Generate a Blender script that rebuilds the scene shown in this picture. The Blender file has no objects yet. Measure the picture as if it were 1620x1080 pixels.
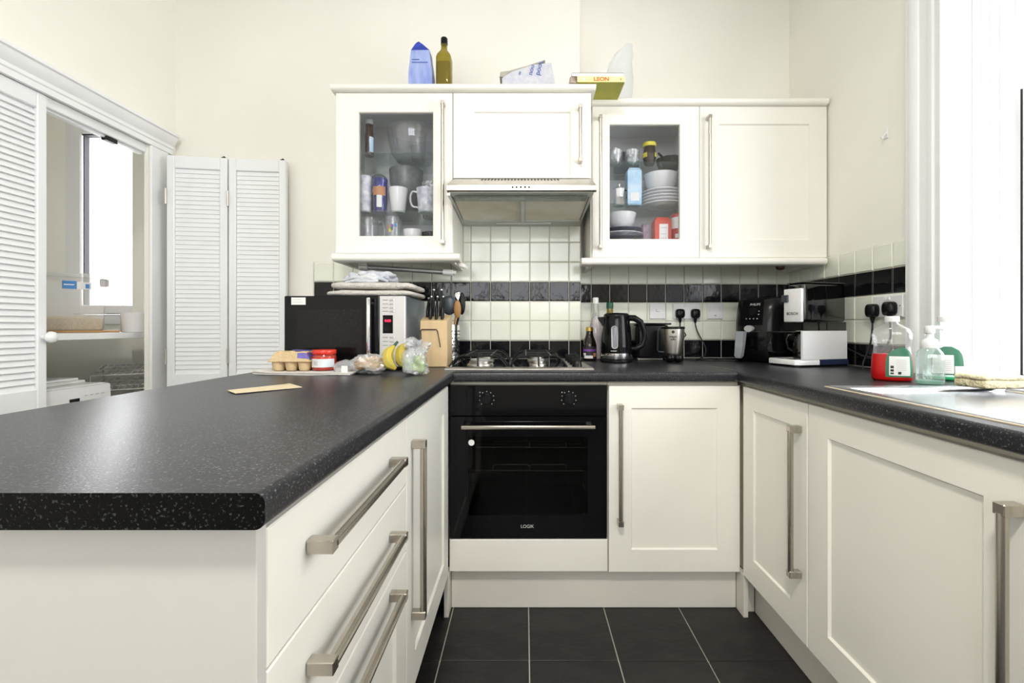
import bpy, bmesh, math, random
from mathutils import Vector, Matrix, noise
random.seed(7)
SC = bpy.context.scene
COL = SC.collection
PI = math.pi

# ---------------------------------------------------------------- camera
cd = bpy.data.cameras.new('camera')
cam = bpy.data.objects.new('camera', cd)
COL.objects.link(cam)
cam.location = (0, 0, 1.09)
cam.rotation_euler = (PI / 2, 0, 0)
cd.sensor_width = 36.0
cd.lens = 16.0
cd.shift_x = -20 / 1620
cd.shift_y = -24 / 1620
cd.clip_start = 0.02
SC.camera = cam

# ---------------------------------------------------------------- sky, daylight, exposure
SKY = 7.0
wd = bpy.data.worlds.new('overcast_sky')
SC.world = wd
wd.use_nodes = True
bg = wd.node_tree.nodes['Background']
bg.inputs[0].default_value = (0.97, 0.985, 1.0, 1)
bg.inputs[1].default_value = SKY


def portal(name, loc, rot, sx, sy):
    l = bpy.data.lights.new(name, 'AREA')
    l.shape = 'RECTANGLE'
    l.size, l.size_y = sx, sy
    l.cycles.is_portal = True
    o = bpy.data.objects.new(name, l)
    o.location, o.rotation_euler = loc, rot
    COL.objects.link(o)


portal('daylight_portal_sash', (1.80, 0.896, 1.74), (0, PI / 2, 0), 1.62, 1.29)
portal('daylight_portal_cupboard', (-2.36, 2.86, 1.73), (-PI / 2, 0, 0), 0.82, 1.26)
portal('daylight_portal_added_window', (-0.2, -2.72, 1.975), (PI / 2, 0, 0), 2.4, 1.25)  # portal for the added window behind the camera

SC.view_settings.view_transform = 'Standard'
SC.view_settings.look = 'None'
SC.view_settings.gamma = 1.0
SC.view_settings.use_curve_mapping = False
SC.view_settings.exposure = 0.25
SC.cycles.use_denoising = True
SC.cycles.max_bounces = 10
SC.cycles.diffuse_bounces = 5
SC.cycles.glossy_bounces = 4
SC.cycles.transmission_bounces = 6
SC.cycles.transparent_max_bounces = 24
SC.cycles.sample_clamp_indirect = 6.0
SC.cycles.caustics_reflective = False
SC.cycles.caustics_refractive = False

# ---------------------------------------------------------------- materials
MATS = {}


def mat(name, col, rough=0.5, metal=0.0, var=0.0, vscale=8.0, bump=0.0, bscale=40.0, spec=0.5, coat=0.0, col2=None, stretch=None, emit=None, trans=0.0):
    m = bpy.data.materials.new(name)
    m.use_nodes = True
    nt = m.node_tree
    b = nt.nodes['Principled BSDF']
    b.inputs['Base Color'].default_value = (*col, 1)
    b.inputs['Roughness'].default_value = rough
    b.inputs['Metallic'].default_value = metal
    b.inputs['Specular IOR Level'].default_value = spec
    b.inputs['Coat Weight'].default_value = coat
    b.inputs['Transmission Weight'].default_value = trans
    if emit:
        b.inputs['Emission Color'].default_value = (*emit[0], 1)
        b.inputs['Emission Strength'].default_value = emit[1]
    tc = nt.nodes.new('ShaderNodeTexCoord')
    src = tc.outputs['Object']
    if stretch:
        mp = nt.nodes.new('ShaderNodeMapping')
        mp.inputs['Scale'].default_value = stretch
        nt.links.new(src, mp.inputs[0])
        src = mp.outputs[0]
    n = nt.nodes.new('ShaderNodeTexNoise')
    n.inputs['Scale'].default_value = vscale
    n.inputs['Detail'].default_value = 3
    nt.links.new(src, n.inputs['Vector'])
    c2 = col2 or tuple(max(0, c * (1 - var)) for c in col)
    if var or col2:
        r = nt.nodes.new('ShaderNodeValToRGB')
        r.color_ramp.elements[0].position = 0.35
        r.color_ramp.elements[1].position = 0.65
        r.color_ramp.elements[0].color = (*c2, 1)
        r.color_ramp.elements[1].color = (*col, 1)
        nt.links.new(n.outputs['Fac'], r.inputs[0])
        nt.links.new(r.outputs[0], b.inputs['Base Color'])
    if bump:
        n2 = nt.nodes.new('ShaderNodeTexNoise')
        n2.inputs['Scale'].default_value = bscale
        n2.inputs['Detail'].default_value = 2
        nt.links.new(src, n2.inputs['Vector'])
        bp = nt.nodes.new('ShaderNodeBump')
        bp.inputs['Strength'].default_value = bump
        bp.inputs['Distance'].default_value = 0.01
        nt.links.new(n2.outputs['Fac'], bp.inputs['Height'])
        nt.links.new(bp.outputs[0], b.inputs['Normal'])
    MATS[name] = m
    return m


def clear(name, tint=(1, 1, 1), refl=0.08, rough=0.02, haze=0.0, hazecol=(1, 1, 1), edge=0.5, graze=0.55):
    """thin clear sheet: transparent + glossy by angle + a little diffuse haze"""
    m = bpy.data.materials.new(name)
    m.use_nodes = True
    nt = m.node_tree
    nt.nodes.remove(nt.nodes['Principled BSDF'])
    out = nt.nodes['Material Output']
    t = nt.nodes.new('ShaderNodeBsdfTransparent')
    t.inputs[0].default_value = (*tint, 1)
    g = nt.nodes.new('ShaderNodeBsdfGlossy')
    g.inputs['Roughness'].default_value = rough
    lw = nt.nodes.new('ShaderNodeLayerWeight')
    lw.inputs['Blend'].default_value = edge
    mr = nt.nodes.new('ShaderNodeMapRange')
    mr.inputs['To Min'].default_value = refl
    mr.inputs['To Max'].default_value = min(0.9, refl + graze)
    pw = nt.nodes.new('ShaderNodeMath')
    pw.operation = 'POWER'
    pw.inputs[1].default_value = 2.5
    nt.links.new(lw.outputs['Facing'], pw.inputs[0])
    nt.links.new(pw.outputs[0], mr.inputs['Value'])
    mx = nt.nodes.new('ShaderNodeMixShader')
    nt.links.new(mr.outputs[0], mx.inputs[0])
    nt.links.new(t.outputs[0], mx.inputs[1])
    nt.links.new(g.outputs[0], mx.inputs[2])
    last = mx
    if haze:
        d = nt.nodes.new('ShaderNodeBsdfDiffuse')
        d.inputs[0].default_value = (*hazecol, 1)
        m2 = nt.nodes.new('ShaderNodeMixShader')
        m2.inputs[0].default_value = haze
        nt.links.new(mx.outputs[0], m2.inputs[1])
        nt.links.new(d.outputs[0], m2.inputs[2])
        last = m2
    nt.links.new(last.outputs[0], out.inputs['Surface'])
    MATS[name] = m
    return m


def speckled(name, base, speck, rough, scale=320.0, cut=0.61, sp=0.42):
    m = mat(name, base, rough, spec=sp)
    nt = m.node_tree
    b = nt.nodes['Principled BSDF']
    tc = nt.nodes.new('ShaderNodeTexCoord')
    v = nt.nodes.new('ShaderNodeTexNoise')
    v.inputs['Scale'].default_value = scale
    v.inputs['Detail'].default_value = 1
    nt.links.new(tc.outputs['Object'], v.inputs['Vector'])
    r = nt.nodes.new('ShaderNodeValToRGB')
    r.color_ramp.elements[0].position = cut
    r.color_ramp.elements[0].color = (*base, 1)
    r.color_ramp.elements[1].position = cut + 0.12
    r.color_ramp.elements[1].color = (*speck, 1)
    nt.links.new(v.outputs['Fac'], r.inputs[0])
    nt.links.new(r.outputs[0], b.inputs['Base Color'])
    n2 = nt.nodes.new('ShaderNodeTexNoise')
    n2.inputs['Scale'].default_value = 420
    nt.links.new(tc.outputs['Object'], n2.inputs['Vector'])
    bp = nt.nodes.new('ShaderNodeBump')
    bp.inputs['Strength'].default_value = 0.12
    bp.inputs['Distance'].default_value = 0.002
    nt.links.new(n2.outputs['Fac'], bp.inputs['Height'])
    nt.links.new(bp.outputs[0], b.inputs['Normal'])
    return m


WALL = mat('cream_wall_paint', (0.88, 0.865, 0.80), 0.7, var=0.03, vscale=2.5, bump=0.03, bscale=60)
WHITE = mat('white_gloss_paint', (0.85, 0.86, 0.87), 0.35, var=0.03, vscale=6)
CEIL = mat('white_ceiling_paint', (0.85, 0.85, 0.83), 0.8, var=0.02)
DOORC = mat('cream_cabinet_foil', (0.85, 0.83, 0.765), 0.38, var=0.035, vscale=3)
CARC = mat('beige_cabinet_board', (0.70, 0.66, 0.56), 0.5, var=0.04)
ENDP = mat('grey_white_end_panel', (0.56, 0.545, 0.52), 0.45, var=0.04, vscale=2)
PLINTH = mat('plinth_board', (0.74, 0.715, 0.65), 0.45, var=0.06, vscale=4)
INT = mat('white_cabinet_interior', (0.88, 0.88, 0.88), 0.5, var=0.02)
WORK = speckled('black_speckled_laminate', (0.011, 0.0115, 0.0145), (0.15, 0.15, 0.17), 0.33)
WEDGE = speckled('black_cut_laminate_edge', (0.002, 0.002, 0.002), (0.05, 0.05, 0.045), 0.5, sp=0.1)
STEEL = mat('brushed_steel', (0.62, 0.59, 0.54), 0.32, 1.0, var=0.12, vscale=40, stretch=(1, 1, 0.1))
NICKEL = mat('satin_nickel_handle', (0.54, 0.50, 0.44), 0.27, 1.0, var=0.05, vscale=30)
CHROME = mat('polished_chrome', (0.75, 0.75, 0.77), 0.10, 1.0, var=0.05)
SINKM = mat('stainless_sink_steel', (0.70, 0.71, 0.74), 0.27, 1.0, var=0.08, vscale=60)
BLACKG = mat('black_gloss', (0.004, 0.004, 0.005), 0.06, var=0.1, spec=0.22)
BLACKP = mat('black_plastic', (0.007, 0.007, 0.008), 0.24, var=0.1, bump=0.02, spec=0.22)
BLACKM = mat('black_matt_iron', (0.016, 0.016, 0.017), 0.42, var=0.2, bump=0.1, bscale=200, spec=0.22)
DARK = mat('dark_void_board', (0.03, 0.028, 0.026), 0.8, var=0.2)
TILEC = mat('cream_glazed_tile', (0.80, 0.82, 0.725), 0.10, var=0.04, vscale=14, bump=0.05, bscale=18)
TILEB = mat('black_glazed_tile', (0.006, 0.006, 0.008), 0.09, var=0.2, vscale=14, bump=0.16, bscale=20, spec=0.30)
GROUT = mat('pale_grout', (0.62, 0.60, 0.52), 0.85, var=0.12, vscale=30)
FLOORT = mat('dark_slate_floor_tile', (0.026, 0.0245, 0.0235), 0.42, col2=(0.016, 0.0155, 0.0155), spec=0.3, vscale=7, bump=0.16, bscale=26, stretch=(1, 2.2, 1))
FGROUT = mat('floor_grout', (0.58, 0.54, 0.46), 0.9, var=0.15, vscale=12)
PVC = mat('white_window_plastic', (0.80, 0.79, 0.79), 0.3, var=0.02)
SEALM = mat('dark_rubber_seal', (0.03, 0.03, 0.04), 0.6, var=0.1)
PANE = clear('window_glass', (1, 1, 1), 0.05, 0.0)
CABGLASS = clear('cabinet_door_glass', (0.97, 0.975, 0.99), 0.035, 0.01, graze=0.2)
SHELFG = clear('glass_shelf', (0.90, 0.95, 0.93), 0.06, 0.02, 0.04, (0.5, 0.6, 0.56), graze=0.25)
CLEARG = clear('drinking_glass', (0.93, 0.94, 0.95), 0.07, 0.02, 0.05)
FILM = clear('crinkled_plastic_film', (0.95, 0.96, 0.97), 0.08, 0.14, 0.20, (0.9, 0.92, 0.94), 0.6)
BOXP = clear('clear_storage_plastic', (0.95, 0.95, 0.95), 0.05, 0.08, 0.24, (0.95, 0.94, 0.93))
SMOKE = clear('smoked_tank_plastic', (0.14, 0.14, 0.17), 0.09, 0.03)
OVENG = clear('dark_oven_glass', (0.42, 0.42, 0.40), 0.02, 0.02)
CARAFE = clear('dark_carafe_glass', (0.25, 0.25, 0.27), 0.08, 0.02)
BLUEG = clear('cobalt_blue_glass', (0.20, 0.24, 0.85), 0.08, 0.02, 0.15, (0.05, 0.08, 0.5))
SOAPC = clear('clear_soap_bottle', (0.96, 0.96, 0.97), 0.07, 0.05, 0.06, (0.85, 0.88, 0.92))
SOAPG = clear('pale_green_soap_bottle', (0.88, 0.95, 0.93), 0.08, 0.05, 0.14, (0.80, 0.90, 0.88))
OILG = clear('olive_bottle_glass', (0.62, 0.55, 0.10), 0.06, 0.03, 0.30, (0.30, 0.25, 0.03))
RED = mat('red_washing_up_liquid', (0.50, 0.006, 0.006), 0.3, var=0.1)
GREENL = mat('green_washing_up_liquid', (0.05, 0.50, 0.20), 0.15, var=0.1, coat=0.5)
GREENS = mat('green_printed_label', (0.025, 0.17, 0.09), 0.4, var=0.1)
LABELW = mat('white_printed_label', (0.80, 0.80, 0.79), 0.5, var=0.04)
INK = mat('black_ink', (0.02, 0.02, 0.02), 0.6, var=0.1)
INKW = mat('pale_grey_ink', (0.55, 0.55, 0.55), 0.5, var=0.1)
CERAM = mat('white_glazed_ceramic', (0.82, 0.82, 0.83), 0.15, var=0.02)
CERGREY = mat('grey_glazed_ceramic', (0.20, 0.21, 0.22), 0.25, var=0.25, vscale=30)
CERPAT = mat('black_and_white_patterned_ceramic', (0.75, 0.75, 0.75), 0.2, col2=(0.10, 0.11, 0.14), vscale=90)
CERNAVY = mat('navy_glazed_ceramic', (0.03, 0.04, 0.09), 0.15, var=0.2)
CERPRINT = mat('pale_printed_ceramic', (0.80, 0.80, 0.81), 0.2, col2=(0.42, 0.45, 0.56), vscale=38)
WOODL = mat('pale_knife_block_wood', (0.68, 0.50, 0.28), 0.5, var=0.14, vscale=10, stretch=(3, 3, 0.4))
WOODM = mat('wooden_spoon_wood', (0.42, 0.22, 0.08), 0.55, var=0.25, vscale=12, stretch=(4, 4, 0.5))
BOARDW = mat('brown_board_wood', (0.50, 0.30, 0.12), 0.5, var=0.25, vscale=10)
PAPER = mat('newsprint_paper', (0.66, 0.64, 0.60), 0.8, var=0.10, vscale=30)
PAPERB = mat('buff_envelope_paper', (0.66, 0.56, 0.38), 0.8, var=0.05)
PULP = mat('egg_carton_pulp', (0.60, 0.45, 0.26), 0.9, var=0.10, vscale=40, bump=0.25, bscale=160)
PURPLE = mat('purple_printed_label', (0.16, 0.14, 0.48), 0.5, var=0.3, vscale=40)
REDLID = mat('red_jar_lid', (0.68, 0.035, 0.02), 0.25, var=0.08)
SAUCE = mat('red_tomato_sauce', (0.42, 0.03, 0.012), 0.15, var=0.25, vscale=30, coat=0.6)
JLABEL = mat('jar_label_print', (0.62, 0.70, 0.76), 0.5, col2=(0.72, 0.72, 0.70), vscale=20)
YELLOWL = mat('yellow_print', (0.80, 0.55, 0.05), 0.5, var=0.08)
TOWELA = mat('pale_grey_towel', (0.60, 0.57, 0.53), 0.95, var=0.15, vscale=50, bump=0.5, bscale=140)
TOWELB = mat('blue_grey_tea_towel', (0.44, 0.47, 0.54), 0.95, col2=(0.62, 0.63, 0.65), vscale=26, bump=0.4, bscale=90)
BREAD = mat('baked_flatbread', (0.66, 0.47, 0.22), 0.8, col2=(0.46, 0.26, 0.09), vscale=22, bump=0.3)
BANANA = mat('yellow_banana_skin', (0.62, 0.46, 0.06), 0.45, col2=(0.44, 0.38, 0.07), vscale=14)
LETT = mat('pale_green_lettuce', (0.52, 0.62, 0.22), 0.6, col2=(0.20, 0.36, 0.06), vscale=18, bump=0.5, bscale=30)
SPONGE = mat('pale_yellow_sponge', (0.82, 0.74, 0.50), 0.95, var=0.15, vscale=60, bump=0.6, bscale=150)
RICE = mat('brown_rice_grains', (0.55, 0.42, 0.24), 0.9, col2=(0.72, 0.60, 0.40), vscale=220, bump=0.6, bscale=260)
BLUEPRINT = mat('blue_printed_sticker', (0.06, 0.26, 0.62), 0.5, var=0.1)
BLUEBAG = mat('royal_blue_packet', (0.02, 0.05, 0.42), 0.35, var=0.2, vscale=20)
BLUEFACE = mat('pale_blue_packet_print', (0.20, 0.27, 0.62), 0.4, col2=(0.36, 0.44, 0.74), vscale=24, stretch=(1, 1, 0.35))
GREYDOT = mat('grey_appliance_side', (0.20, 0.24, 0.29), 0.3, 0.6, var=0.08)
SILVERP = mat('silver_painted_plastic', (0.58, 0.57, 0.57), 0.38, 0.35, var=0.04)
WAPP = mat('white_appliance_plastic', (0.80, 0.80, 0.81), 0.25, var=0.02)
LEDRED = mat('red_led_digits', (0.5, 0.0, 0.03), 0.5, emit=((1.0, 0.02, 0.08), 3.0))
GOLD = mat('gold_bottle_cap', (0.62, 0.45, 0.10), 0.3, 0.8, var=0.1)
SAUCEB = mat('dark_brown_sauce_glass', (0.012, 0.008, 0.007), 0.08, var=0.2)
VIOLET = mat('violet_printed_label', (0.20, 0.06, 0.36), 0.5, var=0.2)
PINKB = mat('pink_salt_grains', (0.60, 0.50, 0.51), 0.6, col2=(0.74, 0.70, 0.69), vscale=120, bump=0.4)
CAPGREEN = mat('dark_green_cap', (0.02, 0.10, 0.06), 0.4, var=0.1)
BROWNG = mat('brown_bottle_glass', (0.05, 0.015, 0.008), 0.1, var=0.2)
TERRA = mat('terracotta_print', (0.55, 0.25, 0.10), 0.5, var=0.15)
FILTER = mat('greasy_filter_mesh', (0.84, 0.81, 0.70), 0.6, 0.05, col2=(0.72, 0.66, 0.52), vscale=6, bump=0.35, bscale=500)
HOODG = mat('hood_grey_metal', (0.50, 0.51, 0.49), 0.38, 0.6, var=0.12, vscale=10)
BKYEL = mat('yellow_book_cover', (0.80, 0.73, 0.36), 0.45, var=0.05)
BKGRN = mat('olive_green_book_cover', (0.34, 0.36, 0.03), 0.5, col2=(0.44, 0.40, 0.04), vscale=14)
PAGES = mat('white_book_pages', (0.82, 0.81, 0.78), 0.8, var=0.05, vscale=200, stretch=(0.1, 0.1, 4))
ORANGE = mat('orange_red_print', (0.62, 0.16, 0.03), 0.5, var=0.05)
BLUEINK = mat('blue_newspaper_print', (0.10, 0.16, 0.48), 0.6, var=0.2, vscale=60)
CARTON = mat('pale_blue_carton', (0.32, 0.56, 0.78), 0.45, col2=(0.60, 0.75, 0.86), vscale=16)
REDPACK = mat('red_packet_print', (0.66, 0.05, 0.03), 0.4, var=0.15)
REDTIN = mat('dark_red_tin_print', (0.50, 0.02, 0.03), 0.35, var=0.1)
YELCAP = mat('yellow_jar_lid', (0.76, 0.68, 0.03), 0.35, var=0.05)
DKJAR = mat('dark_brown_yeast_spread', (0.03, 0.015, 0.01), 0.1, var=0.1)
GREYPL = mat('dark_grey_utensil_nylon', (0.05, 0.06, 0.075), 0.35, var=0.15)
TUBEG = mat('grey_aluminium_tube', (0.36, 0.37, 0.39), 0.35, 0.8, var=0.06)
CORDM = mat('black_flex', (0.012, 0.012, 0.012), 0.4, var=0.1)
SOCKET = mat('white_socket_plastic', (0.78, 0.78, 0.80), 0.25, var=0.02)
LOUVRE = mat('white_louvre_paint', (0.83, 0.845, 0.86), 0.4, var=0.03, vscale=6)
WIRE = mat('white_coated_wire', (0.66, 0.66, 0.66), 0.35, var=0.05)
LAMPD = mat('fill_lamp_diffuser', (0.9, 0.9, 0.88), 0.6, emit=((1.0, 0.95, 0.87), 6.0))  # glow of the added ceiling lamp
CARDBOARD = mat('white_cardboard', (0.76, 0.75, 0.72), 0.8, var=0.05)


# ---------------------------------------------------------------- geometry helpers
class G:
    """collects geometry in one bmesh; mp maps local (x, y, z) to where it stands"""

    def __init__(s, mp=None):
        s.bm = bmesh.new()
        s.mp = mp
        s.mi = 0

    def v(s, p):
        return s.bm.verts.new(s.mp(*p) if s.mp else p)

    def f(s, vs):
        try:
            q = s.bm.faces.new(vs)
            q.material_index = s.mi
            return q
        except ValueError:
            return None

    def box(s, x0, x1, y0, y1, z0, z1, bev=0.0, seg=1):
        vs = [s.v((x, y, z)) for x in (x0, x1) for y in (y0, y1) for z in (z0, z1)]
        fs = [s.f([vs[i] for i in q]) for q in ((0, 1, 3, 2), (4, 6, 7, 5), (0, 4, 5, 1), (2, 3, 7, 6), (0, 2, 6, 4), (1, 5, 7, 3))]
        if bev:
            es = list({e for q in fs for e in q.edges})
            r = bmesh.ops.bevel(s.bm, geom=es, offset=bev, segments=seg, profile=0.5, affect='EDGES', clamp_overlap=True)
            for q in r['faces']:
                q.material_index = s.mi
        return s

    def loft(s, rings, closed=False, cap=True):
        """rings: lists of points of equal count, joined in turn"""
        R = [[s.v(p) for p in r] for r in rings]
        n = len(R[0])
        for a, b in zip(R, R[1:] + ([R[0]] if closed else [])):
            for i in range(n):
                j = (i + 1) % n
                s.f([a[i], a[j], b[j], b[i]])
        if cap and not closed:
            s.f(R[0][::-1])
            s.f(R[-1])
        return s

    def lathe(s, prof, c=(0, 0, 0), seg=24, ax='z', sq=None, cap=True):
        """prof: (r, h) or (rx, ry, h); sq = superellipse exponent"""
        rings = []
        for p in prof:
            rx, ry, h = (p[0], p[0], p[1]) if len(p) == 2 else p
            rg = []
            for k in range(seg):
                t = 2 * PI * k / seg
                ct, st = math.cos(t), math.sin(t)
                if sq:
                    ct = math.copysign(abs(ct) ** (2 / sq), ct)
                    st = math.copysign(abs(st) ** (2 / sq), st)
                a, b = rx * ct, ry * st
                rg.append({'z': (c[0] + a, c[1] + b, c[2] + h), 'y': (c[0] + a, c[1] + h, c[2] + b), 'x': (c[0] + h, c[1] + a, c[2] + b)}[ax])
            rings.append(rg)
        return s.loft(rings, cap=cap)

    def cyl(s, p0, p1, r, r1=None, seg=12, cap=True):
        return s.tube([p0, p1], [r, r if r1 is None else r1], seg, cap)

    def tube(s, pts, r, seg=8, cap=True):
        P = [Vector(p) for p in pts]
        n = len(P)
        rr = r if isinstance(r, (list, tuple)) else [r] * n
        rings, up = [], None
        for i in range(n):
            d = (P[min(i + 1, n - 1)] - P[max(i - 1, 0)]).normalized()
            if up is None:
                up = Vector((0, 0, 1)) if abs(d.z) < 0.9 else Vector((1, 0, 0))
            a = d.cross(up).normalized()
            up = a.cross(d).normalized()
            rings.append([tuple(P[i] + (a * math.cos(2 * PI * k / seg) + up * math.sin(2 * PI * k / seg)) * rr[i]) for k in range(seg)])
        return s.loft(rings, cap=cap)

    def prism(s, poly, h0, h1, ax='x'):
        """poly of 2D points extruded along ax from h0 to h1"""
        def pt(p, h):
            return {'x': (h, p[0], p[1]), 'y': (p[0], h, p[1]), 'z': (p[0], p[1], h)}[ax]
        return s.loft([[pt(p, h0) for p in poly], [pt(p, h1) for p in poly]])

    def blob(s, c, size, e=2.6, amp=0.0, freq=8.0, nu=28, nv=16, seed=0.0, flat=None, ep=None):
        """a soft rounded lump with noise; flat = local height below which it is cut flat"""
        rings = []
        for j in range(nv + 1):
            ph = -PI / 2 + PI * j / nv
            rg = []
            for k in range(nu):
                th = 2 * PI * k / nu
                f = lambda q, m: math.copysign(abs(q) ** (2 / m), q)
                x, y, z = f(math.cos(ph), e) * f(math.cos(th), ep or e), f(math.cos(ph), e) * f(math.sin(th), ep or e), f(math.sin(ph), e)
                p = Vector((x * size[0], y * size[1], z * size[2]))
                if amp:
                    q = (p + Vector((seed, seed * 1.7, seed * 0.6))) * freq
                    p += Vector((x, y, z)) * amp * (noise.noise(q) + 0.5 * noise.noise(q * 2.3))
                if flat is not None and p.z < flat:
                    p.z = flat
                rg.append((c[0] + p.x, c[1] + p.y, c[2] + p.z))
            rings.append(rg)
        return s.loft(rings)

    def grid(s, fn, nu, nv, thick=0.0):
        A = [[s.v(fn(i / nu, j / nv)) for j in range(nv + 1)] for i in range(nu + 1)]
        for i in range(nu):
            for j in range(nv):
                s.f([A[i][j], A[i + 1][j], A[i + 1][j + 1], A[i][j + 1]])
        return s

    def mesh(s, name, mats, smooth=32):
        bmesh.ops.remove_doubles(s.bm, verts=s.bm.verts, dist=1e-6)
        bmesh.ops.recalc_face_normals(s.bm, faces=s.bm.faces)
        me = bpy.data.meshes.new(name)
        s.bm.to_mesh(me)
        s.bm.free()
        for m in (mats if isinstance(mats, (list, tuple)) else [mats]):
            me.materials.append(m)
        if smooth:
            for p in me.polygons:
                p.use_smooth = True
            me.set_sharp_from_angle(angle=math.radians(smooth))
        return me

    def mk(s, name, mats, parent=None, smooth=32, world=None):
        me = s.mesh(name, mats, smooth)
        o = bpy.data.objects.new(name, me)
        COL.objects.link(o)
        if parent is not None:
            o.parent = parent
            r = parent
            while r.parent:
                r = r.parent
            if not r.get('_local') and world is not False:
                me.transform(Matrix.Translation(-Vector(r.location)))
        return o


LOCAL = []


def tag(o, label, cat, group=None, kind=None):
    o['label'], o['category'] = label, cat
    if group:
        o['group'] = group
    if kind:
        o['kind'] = kind
    return o


def thing(name, label, cat, loc=(0, 0, 0), rz=None, group=None, kind=None):
    """an Empty at the thing's base. rz given: its parts are built in its own axes"""
    o = bpy.data.objects.new(name, None)
    o.empty_display_size = 0.05
    COL.objects.link(o)
    o.location = loc
    if rz is not None:
        o.rotation_euler = (0, 0, rz)
        o['_local'] = 1
        LOCAL.append(o)
    return tag(o, label, cat, group, kind)


def struct(o, label=None):
    o['kind'] = 'structure'
    if label:
        o['label'] = label
    return o


def sroot(name, loc, label, rz=None):
    o = bpy.data.objects.new(name, None)
    COL.objects.link(o)
    o.location = loc
    if rz is not None:
        o.rotation_euler = (0, 0, rz)
        o['_local'] = 1
        LOCAL.append(o)
    return struct(o, label)


def inst(name, me, parent, loc=(0, 0, 0), rot=(0, 0, 0), scale=(1, 1, 1)):
    o = bpy.data.objects.new(name, me)
    COL.objects.link(o)
    o.parent = parent
    o.location, o.rotation_euler, o.scale = loc, rot, scale
    return o


def text(name, body, size, m, parent, loc, rot, ext=0.0006, align='CENTER', bold=0.0, sx=1.0):
    c = bpy.data.curves.new(name, 'FONT')
    c.body, c.size, c.extrude, c.align_x, c.align_y = body, size, ext, align, 'CENTER'
    c.offset = bold
    t = bpy.data.objects.new(name + '_curve', c)
    COL.objects.link(t)
    bpy.context.view_layer.update()
    me = bpy.data.meshes.new_from_object(t.evaluated_get(bpy.context.evaluated_depsgraph_get()))
    bpy.data.objects.remove(t)
    bpy.data.curves.remove(c)
    me.materials.clear()
    me.materials.append(m)
    o = bpy.data.objects.new(name, me)
    COL.objects.link(o)
    if parent is not None:
        r = parent
        while r.parent:
            r = r.parent
        o.parent = parent
        if not r.get('_local'):
            loc = Vector(loc) - Vector(r.location)
    o.location, o.rotation_euler, o.scale = loc, rot, (sx, 1, 1)
    return o


FRONT = (PI / 2, 0, 0)          # lettering that faces the room from the cooker wall

YB, YA, XR, XL, XS, WT, CZ = 2.326, 2.457, 1.4288, -1.783, 0.282, 0.92, 3.0
back = lambda Y0: (lambda u, w, d: (u, Y0 - d, w))
lface = lambda X0: (lambda u, w, d: (X0 + d, u, w))
rface = lambda X0: (lambda u, w, d: (X0 - d, u, w))


def rect(u0, u1, w0, w1, i, d):
    if not isinstance(i, tuple):
        i = (i, i, i, i)
    return [(u0 + i[0], w0 + i[2], d), (u1 - i[1], w0 + i[2], d), (u1 - i[1], w1 - i[3], d), (u0 + i[0], w1 - i[3], d)]


def front(name, u0, u1, w0, w1, mp, parent, rail=0.085, glass=False, t=0.02, plain=False, m=None):
    """a cabinet door or drawer front; rail = (u0 side, u1 side, bottom, top) or one width"""
    g = G(mp)
    add = (lambda a, b: tuple(x + b for x in a)) if isinstance(rail, tuple) else (lambda a, b: a + b)
    R = [rect(u0, u1, w0, w1, 0, 0), rect(u0, u1, w0, w1, 0, t - 0.002), rect(u0, u1, w0, w1, 0.002, t)]
    if plain:
        g.loft(R)
    elif glass:
        R += [rect(u0, u1, w0, w1, rail, t), rect(u0, u1, w0, w1, add(rail, 0.003), t - 0.004), rect(u0, u1, w0, w1, add(rail, 0.003), 0)]
        g.loft(R, closed=True)
    else:
        R += [rect(u0, u1, w0, w1, rail, t), rect(u0, u1, w0, w1, add(rail, 0.0045), t - 0.007)]
        g.loft(R)
    return g.mk(name, m or DOORC, parent, smooth=20)


def handle(a, b, fixed, mp, parent, vertical=True, t=0.02, r=0.0075, blk=0.010, out=0.036):
    """bar handle from a to b (heights if vertical, else along u) on the face"""
    g = G(mp)
    B = (lambda q, d: (fixed, q, d)) if vertical else (lambda q, d: (q, fixed, d))
    for q in (a + blk, b - blk):
        u, w, _ = B(q, 0)
        g.box(u - blk, u + blk, w - blk, w + blk, t, t + out, 0.0012)
    g.tube([B(a + blk * 1.6, t + out - 0.007), B(b - blk * 1.6, t + out - 0.007)], r + 0.001, 14)
    return g.mk('handle', NICKEL, parent, smooth=35)

# ================================================================ the room
YF = -2.6
# floor: screed with grout, tiles laid on it one by one
g = G()
g.box(XL - 1.4, XR + 0.35, YF - 0.1, 3.0, -0.1, -0.004)
floor = struct(g.mk('floor', FGROUT, smooth=0), 'dark slate-look tiled kitchen floor with pale grout')
P = 0.2915
g = G()
g.box(-P / 2 + 0.0020, P / 2 - 0.0020, -P / 2 + 0.0020, P / 2 - 0.0020, -0.006, 0.0, 0.001)
tile_me = g.mesh('floor_tile', FLOORT, 0)
for i in range(-6, 5):
    for j in range(-14, 3):
        cx, cy = 0.0153 + (i + 0.5) * P, 1.4836 + (j + 0.5) * P
        inst('floor_tile', tile_me, floor, (cx, cy, random.uniform(-0.0006, 0.0)), (0, 0, random.choice((0, PI))))

# cooker wall: chimney breast plane and the deeper alcove plane beside it
g = G()
g.box(XL - 0.02, XS, YB, YB + 0.45, 0, CZ)
g.box(XS - 0.02, XR + 0.3, YA, YA + 0.3, 0, CZ)
wall_back = struct(g.mk('wall_back', WALL, smooth=0), 'cream painted cooker wall with a projecting chimney breast')
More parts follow.
